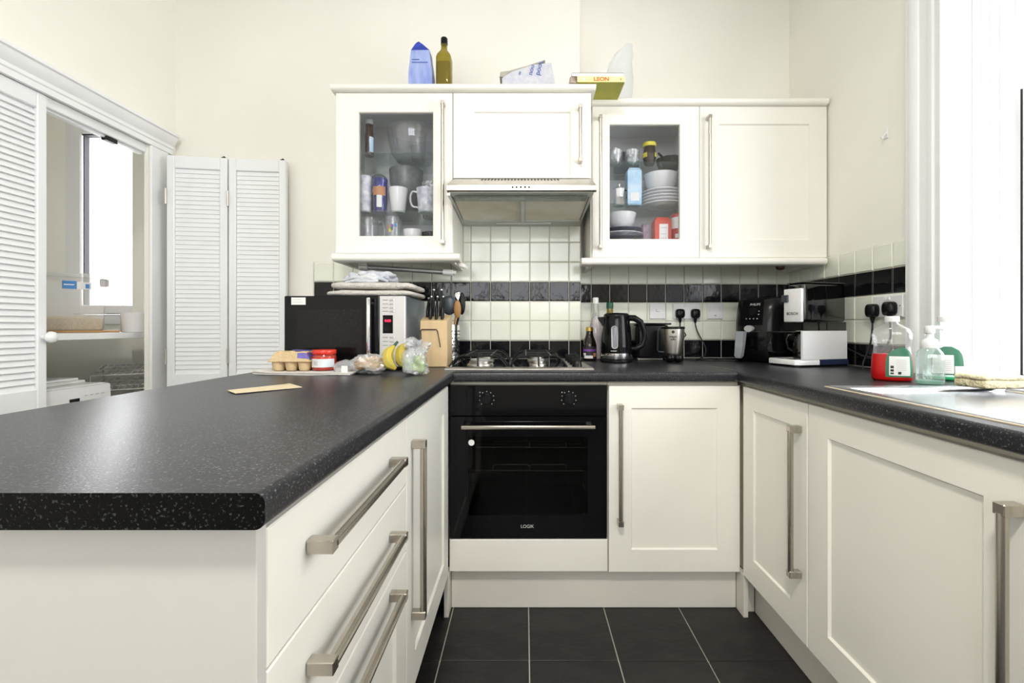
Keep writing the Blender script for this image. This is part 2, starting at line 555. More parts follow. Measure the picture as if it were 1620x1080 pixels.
# right wall with the sash window opening
WY0, WY1, WZ1 = 0.25, 1.542, 2.56
g = G()
g.box(XR, XR + 0.30, WY1, YA + 0.2, 0, CZ)
g.box(XR, XR + 0.30, YF, WY0, 0, CZ)
g.box(XR, XR + 0.30, WY0, WY1, 0, WT - 0.03)
g.box(XR, XR + 0.30, WY0, WY1, WZ1, CZ)
wall_right = struct(g.mk('wall_right', WALL, smooth=0), 'cream painted wall with the tall sash window')
# left wall with the cupboard opening
OY0, OY1, OZ = 1.13, 2.157, 1.956
g = G()
g.box(XL - 0.077, XL, YF, OY0, 0, CZ)
g.box(XL - 0.02, XL, OY1, YB + 0.01, 0, CZ)
g.box(XL - 0.077, XL, OY0, OY1, OZ, CZ)
wall_left = struct(g.mk('wall_left', WALL, smooth=0), 'cream painted wall above the louvred utility cupboard')
# utility cupboard behind it, with its own window wall
CY, CX = 2.75, -3.05
CW0, CW1, CWZ0, CWZ1 = -2.77, -1.95, 1.10, 2.36
g = G()
g.box(CX, CW0, CY, CY + 0.2, 0, 2.6)
g.box(CW1, XL, CY, CY + 0.2, 0, 2.6)
g.box(CW0, CW1, CY, CY + 0.2, 0, CWZ0)
g.box(CW0, CW1, CY, CY + 0.2, CWZ1, 2.6)
g.box(CX - 0.1, CX, 0.9, CY + 0.2, 0, 2.6)
g.box(CX, XL - 0.077, 0.9, 1.0, 0, 2.6)
g.box(CX - 0.1, XL - 0.077, 0.9, CY + 0.2, 2.55, 2.65)
g.box(-2.294, XL - 0.02, 2.66, CY, 0, 2.6)
g.box(XL - 0.04, XL - 0.0205, OY1 + 0.06, 2.66, 0, 2.6)
struct(g.mk('wall_cupboard', WALL, smooth=0), 'cream walls inside the utility cupboard')
# wall behind the camera, opened for the added fill window
BX0, BX1, BZ0, BZ1 = -1.4, 1.0, 1.35, 2.6
g = G()
g.box(XL, BX0, YF - 0.1, YF, 0, CZ)
g.box(BX1, XR, YF - 0.1, YF, 0, CZ)
g.box(BX0, BX1, YF - 0.1, YF, 0, BZ0)
g.box(BX0, BX1, YF - 0.1, YF, BZ1, CZ)
struct(g.mk('wall_front', WALL, smooth=0), 'cream wall opposite the cooker with an added window opening')
g = G()
g.box(XL - 0.1, XR + 0.3, YF - 0.1, YA + 0.3, CZ, CZ + 0.1)
struct(g.mk('ceiling', CEIL, smooth=0), 'white painted ceiling')

# ---- wall tiles, each laid singly over a bed of grout
rows = [(0.9215, 1.017), (1.017, 1.117), (1.117, 1.217), (1.217, 1.317), (1.317, 1.417)]
hoodrows = [(1.417, 1.517), (1.517, 1.617), (1.617, 1.70)]
TH = 0.0075
tcache = {}


def tile_mesh(w, h, black):
    k = (round(w, 4), round(h, 4), black)
    if k not in tcache:
        g = G()
        a, b = w / 2 - 0.0017, h / 2 - 0.0017
        g.loft([[(-a, 0, -b), (a, 0, -b), (a, 0, b), (-a, 0, b)], [(-a, -TH + 0.003, -b), (a, -TH + 0.003, -b), (a, -TH + 0.003, b), (-a, -TH + 0.003, b)],
                [(-a + 0.003, -TH, -b + 0.003), (a - 0.003, -TH, -b + 0.003), (a - 0.003, -TH, b - 0.003), (-a + 0.003, -TH, b - 0.003)]])
        tcache[k] = g.mesh('wall_tile', TILEB if black else TILEC, 15)
    return tcache[k]


def tiles(wall, u_lines, rws, place, rz):
    for (z0, z1) in rws:
        blk = z0 < 1.0 or abs(z0 - 1.217) < 0.01
        for u0, u1 in zip(u_lines, u_lines[1:]):
            if abs(u1 - u0) < 0.012:
                continue
            jx, jz = random.gauss(0, 0.0045), random.gauss(0, 0.0045)
            inst('wall_tile', tile_mesh(abs(u1 - u0), z1 - z0, blk), wall, place((u0 + u1) / 2, (z0 + z1) / 2), (jx, 0, rz + jz))


GR = 0.0042
g = G()
g.box(-1.079, XS + GR, YB - GR, YB, 0.9205, 1.417)
g.box(-0.32, XS + GR, YB - GR, YB, 1.417, 1.70)
g.box(XS, XR, YA - GR, YA, 0.9205, 1.417)
g.box(XS, XS + GR, YB, YA, 0.9205, 1.417)
g.mk('grout', GROUT, wall_back, smooth=0)
lb = [-1.079] + [0.0255 + 0.1 * k for k in range(-11, 3)] + [XS + 0.004]
tiles(wall_back, lb, rows, lambda u, z: (u, YB - 0.001, z), 0)
tiles(wall_back, [-0.3145] + [0.0255 + 0.1 * k for k in range(-3, 3)] + [XS + 0.004], hoodrows, lambda u, z: (u, YB - 0.001, z), 0)
tiles(wall_back, [XS + 0.004] + [0.3587 + 0.1 * k for k in range(0, 11)] + [XR - 0.002], rows, lambda u, z: (u, YA - 0.001, z), 0)
g = G()
g.box(XR - GR, XR, 1.689, YA, 0.9205, 1.417)
g.mk('grout', GROUT, wall_right, smooth=0)
tiles(wall_right, [YA - 0.006] + [2.355 - 0.0995 * k for k in range(0, 7)] + [1.690], rows, lambda u, z: (XR - 0.001, u, z), -PI / 2)

# ---- sash window: casing, lining and two sashes
w1 = sroot('window_1', (XR + 0.25, 0.9, WT), 'tall white sash window above the sink')
g = G()
g.box(XR - 0.001, XR + 0.30, WY1 - 0.001, WY1 + 0.012, WT, WZ1)
g.box(XR + 0.30, XR + 0.42, WY1 - 0.001, WY1 + 0.03, WT, WZ1)
g.box(XR + 0.2345, XR + 0.33, WY1 - 0.0148, WY1 - 0.001, WT, WZ1)
g.box(XR - 0.001, XR + 0.30, WY0 - 0.012, WY0 + 0.001, WT, WZ1)
g.box(XR + 0.30, XR + 0.42, WY0 - 0.03, WY0 + 0.001, WT, WZ1)
g.box(XR - 0.001, XR + 0.42, WY0, WY1, WZ1, WZ1 + 0.02)
for a, b in ((0.085, 0.10), (0.115, 0.128), (0.145, 0.16), (0.178, 0.20)):
    g.box(XR + a, XR + b, WY1 - 0.009, WY1, WT, WZ1, 0.003)
g.mk('lining', WHITE, w1, smooth=25)
g = G()
g.box(XR - 0.0005, XR + 0.42, WY0, WY1, WT - 0.025, WT + 0.004, 0.003)
g.mk('window_sill', WHITE, w1)


def sash(x0, x1, z0, z1, nm):
    g = G()
    y0, y1, st = WY0 + 0.012, WY1 - 0.018, 0.055
    g.box(x0, x1, y1 - st, y1, z0, z1, 0.004)
    g.box(x0, x1, y0, y0 + st, z0, z1, 0.004)
    g.box(x0, x1, y0 + st, y1 - st, z0, z0 + 0.07, 0.004)
    g.box(x0, x1, y0 + st, y1 - st, z1 - 0.045, z1, 0.004)
    fr = g.mk(nm, PVC, w1)
    g = G()
    xm = (x0 + x1) / 2
    g.box(xm - 0.002, xm + 0.002, y0 + st, y1 - st, z0 + 0.07, z1 - 0.045)
    g.mk('pane', PANE, fr, smooth=0)


sash(XR + 0.235, XR + 0.28, WT + 0.006, 1.885, 'lower_sash')
sash(XR + 0.285, XR + 0.33, 1.84, WZ1 - 0.002, 'upper_sash')
g = G()
g.box(XR + 0.2345, XR + 0.2800, WY1 - 0.0178, WY1 - 0.0148, WT + 0.006, 1.885)
g.mk('draught_strip', SEALM, w1, smooth=0)
# moulded casing around it
t1 = sroot('trim_1', (XR, 1.61, WT), 'moulded white casing beside the sash window')
prof = [(1.690, 0), (1.690, 0.014), (1.684, 0.020), (1.668, 0.020), (1.664, 0.027), (1.648, 0.030), (1.632, 0.024), (1.627, 0.018), (1.595, 0.016), (1.590, 0.021), (1.575, 0.021), (1.571, 0.014), (1.553, 0.014), (1.549, 0.022), (1.541, 0.022), (1.541, 0)]
g = G()
g.loft([[(XR - d, y, z) for y, d in prof] for z in (WT + 0.001, WZ1 + 0.15)])
g.mk('casing', WHITE, t1, smooth=40)
g = G()
g.loft([[(XR - d, WY0 - (y - WY1), z) for y, d in prof] for z in (WT + 0.001, WZ1 + 0.15)])
g.mk('casing', WHITE, t1, smooth=40)

# ---- cupboard window
w2 = sroot('window_2', (-2.36, CY, CWZ0), 'white plastic window inside the utility cupboard')
g = G()
a, b, c, d = CW0, CW1, CWZ0, CWZ1
for (x0, x1, z0, z1) in ((a, a + 0.06, c, d), (b - 0.06, b, c, d), (a + 0.06, b - 0.06, c, c + 0.06), (a + 0.06, b - 0.06, d - 0.06, d)):
    g.box(x0, x1, CY - 0.01, CY + 0.06, z0, z1, 0.004)
g.mk('outer_frame', PVC, w2)
g = G()
a, b, c, d = a + 0.062, b - 0.062, c + 0.062, d - 0.062
for (x0, x1, z0, z1) in ((a, a + 0.055, c, d), (b - 0.055, b, c, d), (a + 0.055, b - 0.055, c, c + 0.055), (a + 0.055, b - 0.055, d - 0.055, d)):
    g.box(x0, x1, CY - 0.03, CY + 0.05, z0, z1, 0.006)
cas = g.mk('casement', PVC, w2)
a, b, c, d = a + 0.055, b - 0.055, c + 0.055, d - 0.055
g = G()
g.box(a, a + 0.005, CY - 0.012, CY + 0.02, c, d)
g.box(a, b, CY - 0.022, CY + 0.02, d - 0.008, d)
g.mk('seal', SEALM, cas, smooth=0)
g = G()
g.box(a, b, CY + 0.02, CY + 0.026, c, d)
g.mk('pane', PANE, cas, smooth=0)
g = G()
g.box(b - 0.002, b + 0.03, CY - 0.045, CY - 0.03, 1.66, 1.70, 0.004)
g.box(b + 0.005, b + 0.022, CY - 0.06, CY - 0.045, 1.57, 1.70, 0.004)
g.mk('window_handle', PVC, cas)

# ---- unseen wide window behind the camera, added for frontal daylight
w3 = sroot('added_fill_window', (-0.2, YF, BZ0), 'wide white window added opposite the cooker for frontal daylight')
g = G()
g.box(BX0, BX0 + 0.07, YF - 0.08, YF - 0.02, BZ0, BZ1, 0.004)
g.box(BX1 - 0.07, BX1, YF - 0.08, YF - 0.02, BZ0, BZ1, 0.004)
for x in (BX0 + 0.8, BX0 + 1.6):
    g.box(x - 0.04, x + 0.04, YF - 0.08, YF - 0.02, BZ0 + 0.07, BZ1 - 0.07, 0.004)
g.box(BX0 + 0.07, BX1 - 0.07, YF - 0.08, YF - 0.02, BZ0, BZ0 + 0.07, 0.004)
g.box(BX0 + 0.07, BX1 - 0.07, YF - 0.08, YF - 0.02, BZ1 - 0.07, BZ1, 0.004)
g.mk('window_frame', PVC, w3)
for x in (BX0 + 0.07, BX0 + 0.84, BX0 + 1.64):
    g = G()
    g.box(x, x + 0.72, YF - 0.052, YF - 0.048, BZ0 + 0.07, BZ1 - 0.07)
    g.mk('pane', PANE, w3, smooth=0)

# ---- unseen ceiling lamp above the frame, added as fill light
lamp = thing('added_fill_lamp', 'round flush ceiling lamp added to fill the room with light', 'lamp', (-0.1, -0.3, CZ))
g = G()
g.lathe([(0.18, 0), (0.18, -0.03), (0.165, -0.035)], (-0.1, -0.3, CZ - 0.0005), 32)
g.mk('lamp_base', WAPP, lamp)
g = G()
g.lathe([(0.165, -0.035), (0.15, -0.06), (0.09, -0.08), (0.01, -0.085)], (-0.1, -0.3, CZ), 32)
g.mk('lamp_diffuser', LAMPD, lamp)
ld = bpy.data.lights.new('added_fill_lamp_light', 'AREA')
ld.shape, ld.size, ld.energy, ld.color = 'DISK', 0.32, 44, (1.0, 0.95, 0.87)
lo = bpy.data.objects.new('added_fill_lamp_light', ld)
lo.location = (0, 0, -0.092)
lo.parent = lamp
COL.objects.link(lo)

# ---- cupboard casing: moulded head, jamb, track
t2 = sroot('trim_2', (XL, OY1, 0), 'white moulded head and jamb around the cupboard opening')
hp = [(0, 1.950), (0.016, 1.950), (0.016, 1.972), (0.021, 1.976), (0.021, 1.990), (0.030, 2.000), (0.040, 2.018), (0.044, 2.030), (0.052, 2.034), (0.052, 2.046), (0, 2.046)]
g = G()
g.loft([[(XL + d, y, z) for d, z in hp] for y in (-0.6, 2.285)])
g.mk('head_moulding', WHITE, t2, smooth=40)
g = G()
g.box(XL, XL + 0.014, OY1, 2.262, 0, 1.950, 0.003)
g.mk('jamb', WHITE, t2)
g = G()
g.box(XL - 0.06, XL - 0.012, OY0, OY1, 1.914, OZ, 0.003)
g.box(XL - 0.05, XL - 0.03, OY0, OY1, 1.906, 1.914)
g.mk('door_track', WHITE, t2)
g = G()
g.box(XL - 0.048, XL - 0.022, 1.965, 2.02, 1.896, 1.914, 0.002)
g.mk('track_catch', BLACKM, t2)
g = G()
g.box(XL, XL + 0.014, 2.264, YB, 0, 0.12)
g.mk('skirting', WHITE, t2)

# ---- louvred bifold doors: every slat is a piece of its own
LW, LH = 0.271, 1.935
sl_g = G()
sl_g.prism([(-0.0085, -0.0125), (-0.0040, -0.0140), (0.0085, 0.0125), (0.0040, 0.0140)], -(LW - 0.072) / 2, (LW - 0.072) / 2, 'x')
slat_me = sl_g.mesh('slat', LOUVRE, 0)
sl_g = G()
sl_g.prism([(-0.0072, -0.0108), (-0.0035, -0.0112), (0.0015, 0.0108), (-0.0022, 0.0112)], -(LW - 0.072) / 2, (LW - 0.072) / 2, 'x')
slat_flat = sl_g.mesh('slat', LOUVRE, 0)


def louvre_leaf(name, loc, rz, label, knob=None, hinges=(), catch=False, LH=LH, slat_mesh=None):
    d = sroot(name, loc, label, rz)
    g = G()
    for x0 in (0, LW - 0.036):
        g.box(x0 + 0.001, x0 + 0.035, -0.014, 0.014, 0, LH, 0.003)
    g.mk('stile', LOUVRE, d)
    for (z0, z1) in ((0, 0.12), (0.745, 0.845), (LH - 0.06, LH)):
        g = G()
        g.box(0.035, LW - 0.035, -0.0135, 0.0135, z0, z1, 0.003)
        g.mk('rail', LOUVRE, d)
    g = G()
    g.box(0.035, LW - 0.035, -0.004, 0.004, 0.12, 0.745)
    g.mk('lower_panel', LOUVRE, d)
    n = 46
    for k in range(n):
        z = 0.845 + (LH - 0.06 - 0.845) * (k + 0.5) / n
        inst('slat', slat_mesh or slat_me, d, (LW / 2, 0, z))
    if knob is not None:
        g = G()
        x = knob
        g.lathe([(0.009, 0), (0.009, -0.012), (0.016, -0.018), (0.021, -0.028), (0.019, -0.038), (0.010, -0.045), (0.002, -0.046)], (x, -0.014, 1.035), 20, 'y')
        g.mk('knob', WHITE, d)
    for (x, z) in hinges:
        g = G()
        g.box(x - 0.004, x + 0.004, -0.020, -0.012, z - 0.037, z + 0.037, 0.001)
        g.cyl((x, -0.020, z - 0.037), (x, -0.020, z + 0.037), 0.004)
        g.mk('hinge', STEEL, d)
    if catch:
        g = G()
        g.box(LW - 0.03, LW - 0.012, -0.008, 0.008, LH, LH + 0.006, 0.001)
        g.cyl((LW - 0.021, 0, LH + 0.006), (LW - 0.021, 0, LH + 0.011), 0.004)
        g.mk('pivot_pin', BLACKM, d)
    return d


# closed pair in the opening (local +x runs along the wall, face to the room)
louvre_leaf('door_1', (XL - 0.014, 1.157, 0.015), PI / 2, 'white louvred cupboard leaf that is shut, cut off by the picture edge', hinges=())
louvre_leaf('door_2', (XL - 0.014, 1.4295, 0.015), PI / 2, 'white louvred cupboard leaf that is shut, with a round knob', knob=LW - 0.015)
# pair folded back against the cooker wall
a1, a2 = math.radians(8.5), math.radians(6.0)
p0 = (-1.728, 2.205)
louvre_leaf('door_3', (p0[0], p0[1], 0.015), a1, 'white louvred leaf folded back, hinged on the jamb', hinges=((0.0, 1.70), (0.0, 0.93)), catch=True, LH=1.90, slat_mesh=slat_flat)
p1 = (p0[0] + 0.2755 * math.cos(a1), p0[1] + 0.2755 * math.sin(a1))
louvre_leaf('door_4', (p1[0], p1[1], 0.015), a2, 'white louvred leaf folded back, nearest the microwave', hinges=((0.0, 1.70), (0.0, 0.93)), catch=True, LH=1.90, slat_mesh=slat_flat)

# ================================================================ worktops
def wt_profile(x0, x1, round1=True):
    """cross-section with a post-formed nose at x1"""
    z0, z1 = WT - 0.038, WT
    s = 1 if x1 > x0 else -1
    r = 0.011
    pts = [(x0, z0), (x1 - s * r, z0)]
    for k in range(1, 6):
        t = -PI / 2 + k * PI / 10
        pts.append((x1 - s * r + s * r * math.cos(t), z0 + r + r * math.sin(t)))
    for k in range(0, 6):
        t = k * PI / 10
        pts.append((x1 - s * r + s * r * math.cos(t), z1 - r + r * math.sin(t)))
    pts.append((x0, z1))
    return pts


LX0, LX1, RX0 = -1.02, -0.265, 0.795
YW = 1.697
g = G()
half = wt_profile(LX0 + 0.3, LX1)
left_half = [(2 * (LX0 + 0.3775) - x, z) for x, z in wt_profile(LX0 + 0.3, LX1)]
full = half[1:-1] + left_half[1:-1][::-1]
g.loft([[(x, 0.4645, z) for x, z in full], [(x, YB - 0.009, z) for x, z in full]])
for q in g.bm.faces:
    if q.calc_center_median().y < 0.47:
        q.material_index = 1
tag(g.mk('worktop', [WORK, WEDGE], smooth=35), 'black speckled peninsula worktop with rounded edges and cut near end', 'worktop', 'black laminate worktops')
g = G()
prof = wt_profile(YB - 0.009, YW)
g.loft([[(x, y, z) for y, z in prof] for x in (LX1 - 0.0012, RX0 + 0.0012)])
g.box(XS + 0.006, RX0 + 0.0012, YB - 0.012, YA - 0.009, WT - 0.038, WT)
tag(g.mk('worktop', WORK, smooth=35), 'black speckled worktop under the kettle and around the hob', 'worktop', 'black laminate worktops')
g = G()
SX0, SX1, SY0, SY1 = 0.845, 1.345, 0.31, 1.275     # sink
prof = wt_profile(SX0 + 0.006, RX0)
g.loft([[(x, y, z) for x, z in prof] for y in (-0.5, YA - 0.009)])
g.box(SX0 + 0.006, XR - 0.009, SY1 - 0.006, YA - 0.009, WT - 0.038, WT)
g.box(SX1 - 0.006, XR - 0.001, SY0 + 0.006, SY1 - 0.006, WT - 0.038, WT)
g.box(SX0 + 0.006, XR - 0.001, -0.5, SY0 + 0.006, WT - 0.038, WT)
wt3 = tag(g.mk('worktop', WORK, smooth=35), 'black speckled worktop around the steel sink by the window', 'worktop', 'black laminate worktops')
g = G()
g.box(RX0 - 0.002, RX0 + 0.0015, YW + 0.01, YA - 0.2, WT - 0.0005, WT + 0.0008)
js = g.mk('joint_strip', NICKEL, wt3, smooth=0)

# sink with drainer, recessed tray and bowl
sk = thing('sink', 'stainless steel inset sink and drainer by the window', 'sink', (1.095, 0.8, WT))
g = G()
z = WT + 0.005
rr = lambda i, zz, s=0: [(SX0 + i, SY0 + i, zz), (SX1 - i, SY0 + i, zz), (SX1 - i, SY1 - i, zz), (SX0 + i, SY1 - i, zz)]
g.loft([rr(0.0, WT + 0.0005), rr(0.002, WT + 0.004), rr(0.006, z), rr(0.024, z), rr(0.030, z - 0.004), rr(0.034, z - 0.013)], cap=False)
i = 0.034
zz = z - 0.013
x0, x1, y0, y1 = SX0 + i, SX1 - i, SY0 + i, SY1 - i
yb = 0.74
for k in range(16):
    ya, yc = yb + (y1 - yb) * k / 16, yb + (y1 - yb) * (k + 1) / 16
    g.f([g.v((x0, ya, zz)), g.v((x1, ya, zz)), g.v((x1, yc, zz)), g.v((x0, yc, zz))])
bw = lambda i, z_: [(x0 + i, y0 + i, z_), (x1 - i, y0 + i, z_), (x1 - i, yb - i, z_), (x0 + i, yb - i, z_)]
g.loft([bw(0.0, zz), bw(0.012, zz - 0.01), bw(0.03, zz - 0.15), bw(0.06, zz - 0.17)], cap=False)
g.f([g.v(p) for p in bw(0.06, zz - 0.17)])
g.mk('basin', SINKM, sk, smooth=50)
g = G()
g.loft([rr(-0.004, WT + 0.0002), rr(-0.0035, WT + 0.0022), rr(-0.0005, WT + 0.0030), rr(0.002, WT + 0.0010)], closed=True)
g.mk('sealant', mat('yellowed_sealant', (0.60, 0.55, 0.44), 0.6, col2=(0.44, 0.36, 0.22), vscale=12), sk)

# ================================================================ base cabinets
BZ, TZ = 0.160, 0.866           # bottom and top of the door fronts
LF, RF, BF = -0.305, 0.838, 1.742   # planes the fronts are fixed on (faces stand 20 mm proud)
ml, mr, mb = lface(LF), rface(RF), back(BF)


def carcass(parent, x0, x1, y0, y1, z0=BZ, z1=0.8815):
    g = G()
    g.box(x0, x1, y0, y1, z0, z1)
    return g.mk('carcass', CARC, parent, smooth=0)


def legs(parent, pts):
    for x, y in pts:
        g = G()
        g.lathe([(0.022, 0), (0.022, 0.012), (0.014, 0.02), (0.014, 0.13), (0.026, 0.14), (0.026, BZ)], (x, y, 0), 12)
        g.mk('foot', BLACKP, parent)


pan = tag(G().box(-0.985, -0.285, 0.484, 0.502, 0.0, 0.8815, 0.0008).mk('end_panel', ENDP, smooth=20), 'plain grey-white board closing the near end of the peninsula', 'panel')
dr = thing('drawer_unit', 'cream three-drawer base unit in the peninsula with long bar handles', 'cabinet', (-0.6, 0.8, 0))
carcass(dr, -0.97, LF - 0.0005, 0.5025, 1.0985)
D0, D1 = 0.5035, 1.0965
d1 = front('drawer', D0, D1, 0.7105, TZ, ml, dr, plain=True)
handle(0.592, 0.975, 0.802, ml, d1, vertical=False, blk=0.009)
d2 = front('drawer', D0, D1, 0.5515, 0.7075, ml, dr, plain=True)
handle(0.592, 0.975, 0.643, ml, d2, vertical=False, blk=0.009)
d3 = front('drawer', D0, D1, BZ, 0.5485, ml, dr, rail=(0.085, 0.085, 0.085, 0.075))
handle(0.592, 0.975, 0.518, ml, d3, vertical=False, blk=0.009)
legs(dr, ((-0.4, 0.56), (-0.9, 0.56), (-0.4, 1.04), (-0.9, 1.04)))
pc = thing('base_cabinet', 'cream peninsula cabinet with one framed door beside the oven', 'cabinet', (-0.6, 1.4, 0), group='cream base cabinets')
carcass(pc, -0.97, LF - 0.0005, 1.0990, 2.30)
dd = front('door', 1.1000, 1.6960, BZ, TZ, ml, pc)
handle(0.352, 0.802, 1.152, ml, dd)
legs(pc, ((-0.4, 1.16), (-0.9, 1.16), (-0.4, 1.66), (-0.9, 2.2)))

bc = thing('base_cabinet', 'cream framed-door base cabinet between the oven and the sink run', 'cabinet', (0.57, 2.0, 0), group='cream base cabinets')
carcass(bc, 0.3165, 0.8155, BF + 0.0005, 2.32)
dd = front('door', 0.3185, 0.8155, BZ, TZ, mb, bc)
handle(0.345, 0.798, 0.3585, mb, dd)
rc = thing('base_cabinet', 'narrow cream base cabinet in the inner corner with a framed door', 'cabinet', (1.1, 1.5, 0), group='cream base cabinets')
carcass(rc, RF + 0.0005, 1.40, 1.3165, 2.32)
dd = front('door', 1.3175, 1.7040, BZ, TZ, mr, rc, rail=(0.085, 0.075, 0.09, 0.078))
handle(0.345, 0.795, 1.352, mr, dd)
sc_ = thing('base_cabinet', 'wide cream base cabinet under the sink with a framed door', 'cabinet', (1.1, 1.0, 0), group='cream base cabinets')
g = G()
g.box(RF + 0.0005, 1.40, 0.7135, 1.3155, BZ, 0.70)
g.box(RF + 0.0005, RF + 0.0065, 0.7135, 1.3155, 0.70, 0.8815)
g.mk('carcass', CARC, sc_, smooth=0)
dd = front('door', 0.7165, 1.3135, BZ, TZ, mr, sc_, rail=(0.095, 0.085, 0.09, 0.078))
handle(0.345, 0.798, 0.752, mr, dd)
nc = thing('base_cabinet', 'cream base cabinet below the sink bowl, cut off by the picture edge', 'cabinet', (1.1, 0.4, 0), group='cream base cabinets')
g = G()
g.box(RF + 0.0005, 1.40, -0.4, 0.7125, BZ, 0.68)
g.box(RF + 0.0005, RF + 0.0065, -0.4, 0.7125, 0.68, 0.8815)
g.mk('carcass', CARC, nc, smooth=0)
for a in (0.1165, -0.3935):
    front('door', a, a + (0.597 if a > 0 else 0.507), BZ, TZ, mr, nc)

# plinths and corner posts
tag(G().box(-0.2835, 0.8185, 1.764, 1.780, 0.0008, 0.158, 0.001).mk('plinth', PLINTH, smooth=20), 'pale plinth board under the oven', 'plinth', 'plinth boards')
tag(G().box(0.878, 0.894, -0.5, 1.735, 0.0008, 0.158, 0.001).mk('plinth', PLINTH, smooth=20), 'pale plinth board under the sink cabinets', 'plinth', 'plinth boards')
tag(G().box(-0.302, -0.2845, 1.702, 1.763, 0.0008, 0.159, 0.001).mk('corner_post', PLINTH, smooth=20), 'short cream corner post at the floor beside the oven', 'post', 'corner posts')
tag(G().box(0.8190, 0.8365, 1.702, 1.763, 0.0008, 0.159, 0.001).box(0.8370, 0.8775, 1.738, 1.754, 0.0008, 0.156, 0.001).mk('corner_post', PLINTH, smooth=20), 'short cream corner post at the floor beside the sink run', 'post', 'corner posts')

# ================================================================ oven
ov = thing('oven', 'black built-in oven with two dials and a glass door', 'oven', (0.013, 1.9, 0.28))
OX0, OX1 = -0.2835, 0.3105
g = G()
g.box(OX0 + 0.005, OX0 + 0.03, 1.745, 2.25, 0.29, 0.866)
g.box(OX1 - 0.03, OX1 - 0.005, 1.745, 2.25, 0.29, 0.866)
g.box(OX0 + 0.03, OX1 - 0.03, 1.745, 2.25, 0.29, 0.33)
g.box(OX0 + 0.03, OX1 - 0.03, 1.745, 2.25, 0.745, 0.866)
g.box(OX0 + 0.03, OX1 - 0.03, 2.20, 2.25, 0.33, 0.745)
g.mk('cavity', BLACKM, ov, smooth=0)
pn = G().box(OX0, OX1, 1.722, 1.744, 0.7515, 0.8665, 0.0015).mk('control_panel', BLACKG, ov)
for dx in (-0.1435, 0.1670):
    g = G()
    g.lathe([(0.0185, 0), (0.0180, -0.016), (0.0165, -0.018)], (dx, 1.7215, 0.816), 24, 'y')
    g.box(dx - 0.004, dx + 0.004, 1.700, 1.7045, 0.800, 0.834, 0.001)
    g.mk('dial', BLACKP, pn)
    g = G()
    for k in range(9):
        t = math.radians(-45 + 270 * k / 8)
        g.box(dx + 0.0275 * math.cos(t) - 0.0013, dx + 0.0275 * math.cos(t) + 0.0013, 1.7212, 1.7219, 0.816 + 0.0275 * math.sin(t) - 0.0013, 0.816 + 0.0275 * math.sin(t) + 0.0013)
    g.box(dx - 0.0275, dx - 0.024, 1.7212, 1.7219, 0.8385, 0.842)
    g.mk('dial_marks', INKW, pn, smooth=0)
g = G(back(1.744))
g.loft([rect(OX0, OX1, 0.287, 0.7485, 0, 0), rect(OX0, OX1, 0.287, 0.7485, 0, 0.020), rect(OX0, OX1, 0.287, 0.7485, 0.0015, 0.022),
        rect(OX0, OX1, 0.287, 0.7485, (0.071, 0.072, 0.088, 0.075), 0.022), rect(OX0, OX1, 0.287, 0.7485, (0.071, 0.072, 0.088, 0.075), 0)], closed=True)
od = g.mk('oven_door', BLACKG, ov, smooth=20)
g = G()
g.box(OX0 + 0.071, OX1 - 0.072, 1.7225, 1.727, 0.375, 0.6735)
g.mk('door_window', OVENG, od, smooth=0)
g = G()
for x in (-0.215, 0.243):
    g.box(x - 0.01, x + 0.01, 1.690, 1.7225, 0.710, 0.722, 0.002)
g.box(-0.236, 0.262, 1.681, 1.692, 0.708, 0.7235, 0.004, 2)
g.mk('door_handle', NICKEL, od)
g = G()
g.lathe([(0.0115, 0), (0.0115, -0.0006)], (-0.2015, 1.7222, 0.650), 24, 'y')
g.mk('round_sticker', LABELW, od)
text('oven_logo', 'LOGIK', 0.017, INKW, od, (0.010, 1.7217, 0.333), FRONT, 0.0003)
for k, zr in enumerate((0.624, 0.534)):
    g = G()
    g.tube([(-0.235, 1.757, zr), (0.262, 1.757, zr - 0.002)], 0.0028, 8)
    g.tube([(-0.235, 2.15, zr), (0.265, 2.15, zr)], 0.0028, 8)
    for x in [-0.235 + 0.025 * q for q in range(21)]:
        g.tube([(x, 1.757, zr + 0.001), (x, 2.15, zr)], 0.0012, 6)
    for x0 in (-0.122, 0.020):
        g.tube([(x0, 1.760, zr), (x0, 1.760, zr + 0.016), (x0 + 0.006, 1.760, zr + 0.022), (x0 + 0.134, 1.760, zr + 0.022), (x0 + 0.140, 1.760, zr + 0.016), (x0 + 0.140, 1.760, zr)], 0.002, 6)
    g.mk('oven_rack', CHROME, ov)
hz = thing('oven_housing', 'cream filler panel below the oven', 'cabinet', (0.013, 2.0, 0.16))
front('filler_panel', OX0 - 0.001, OX1 + 0.003, 0.1620, 0.2835, mb, hz, plain=True)
g = G()
g.box(OX0, OX1, BF + 0.0005, 2.25, 0.162, 0.2835)
g.mk('carcass', CARC, hz, smooth=0)
G().box(OX0, OX1 + 0.004, BF + 0.0005, 1.80, 0.8675, 0.8815).mk('top_rail', CARC, hz, smooth=0)

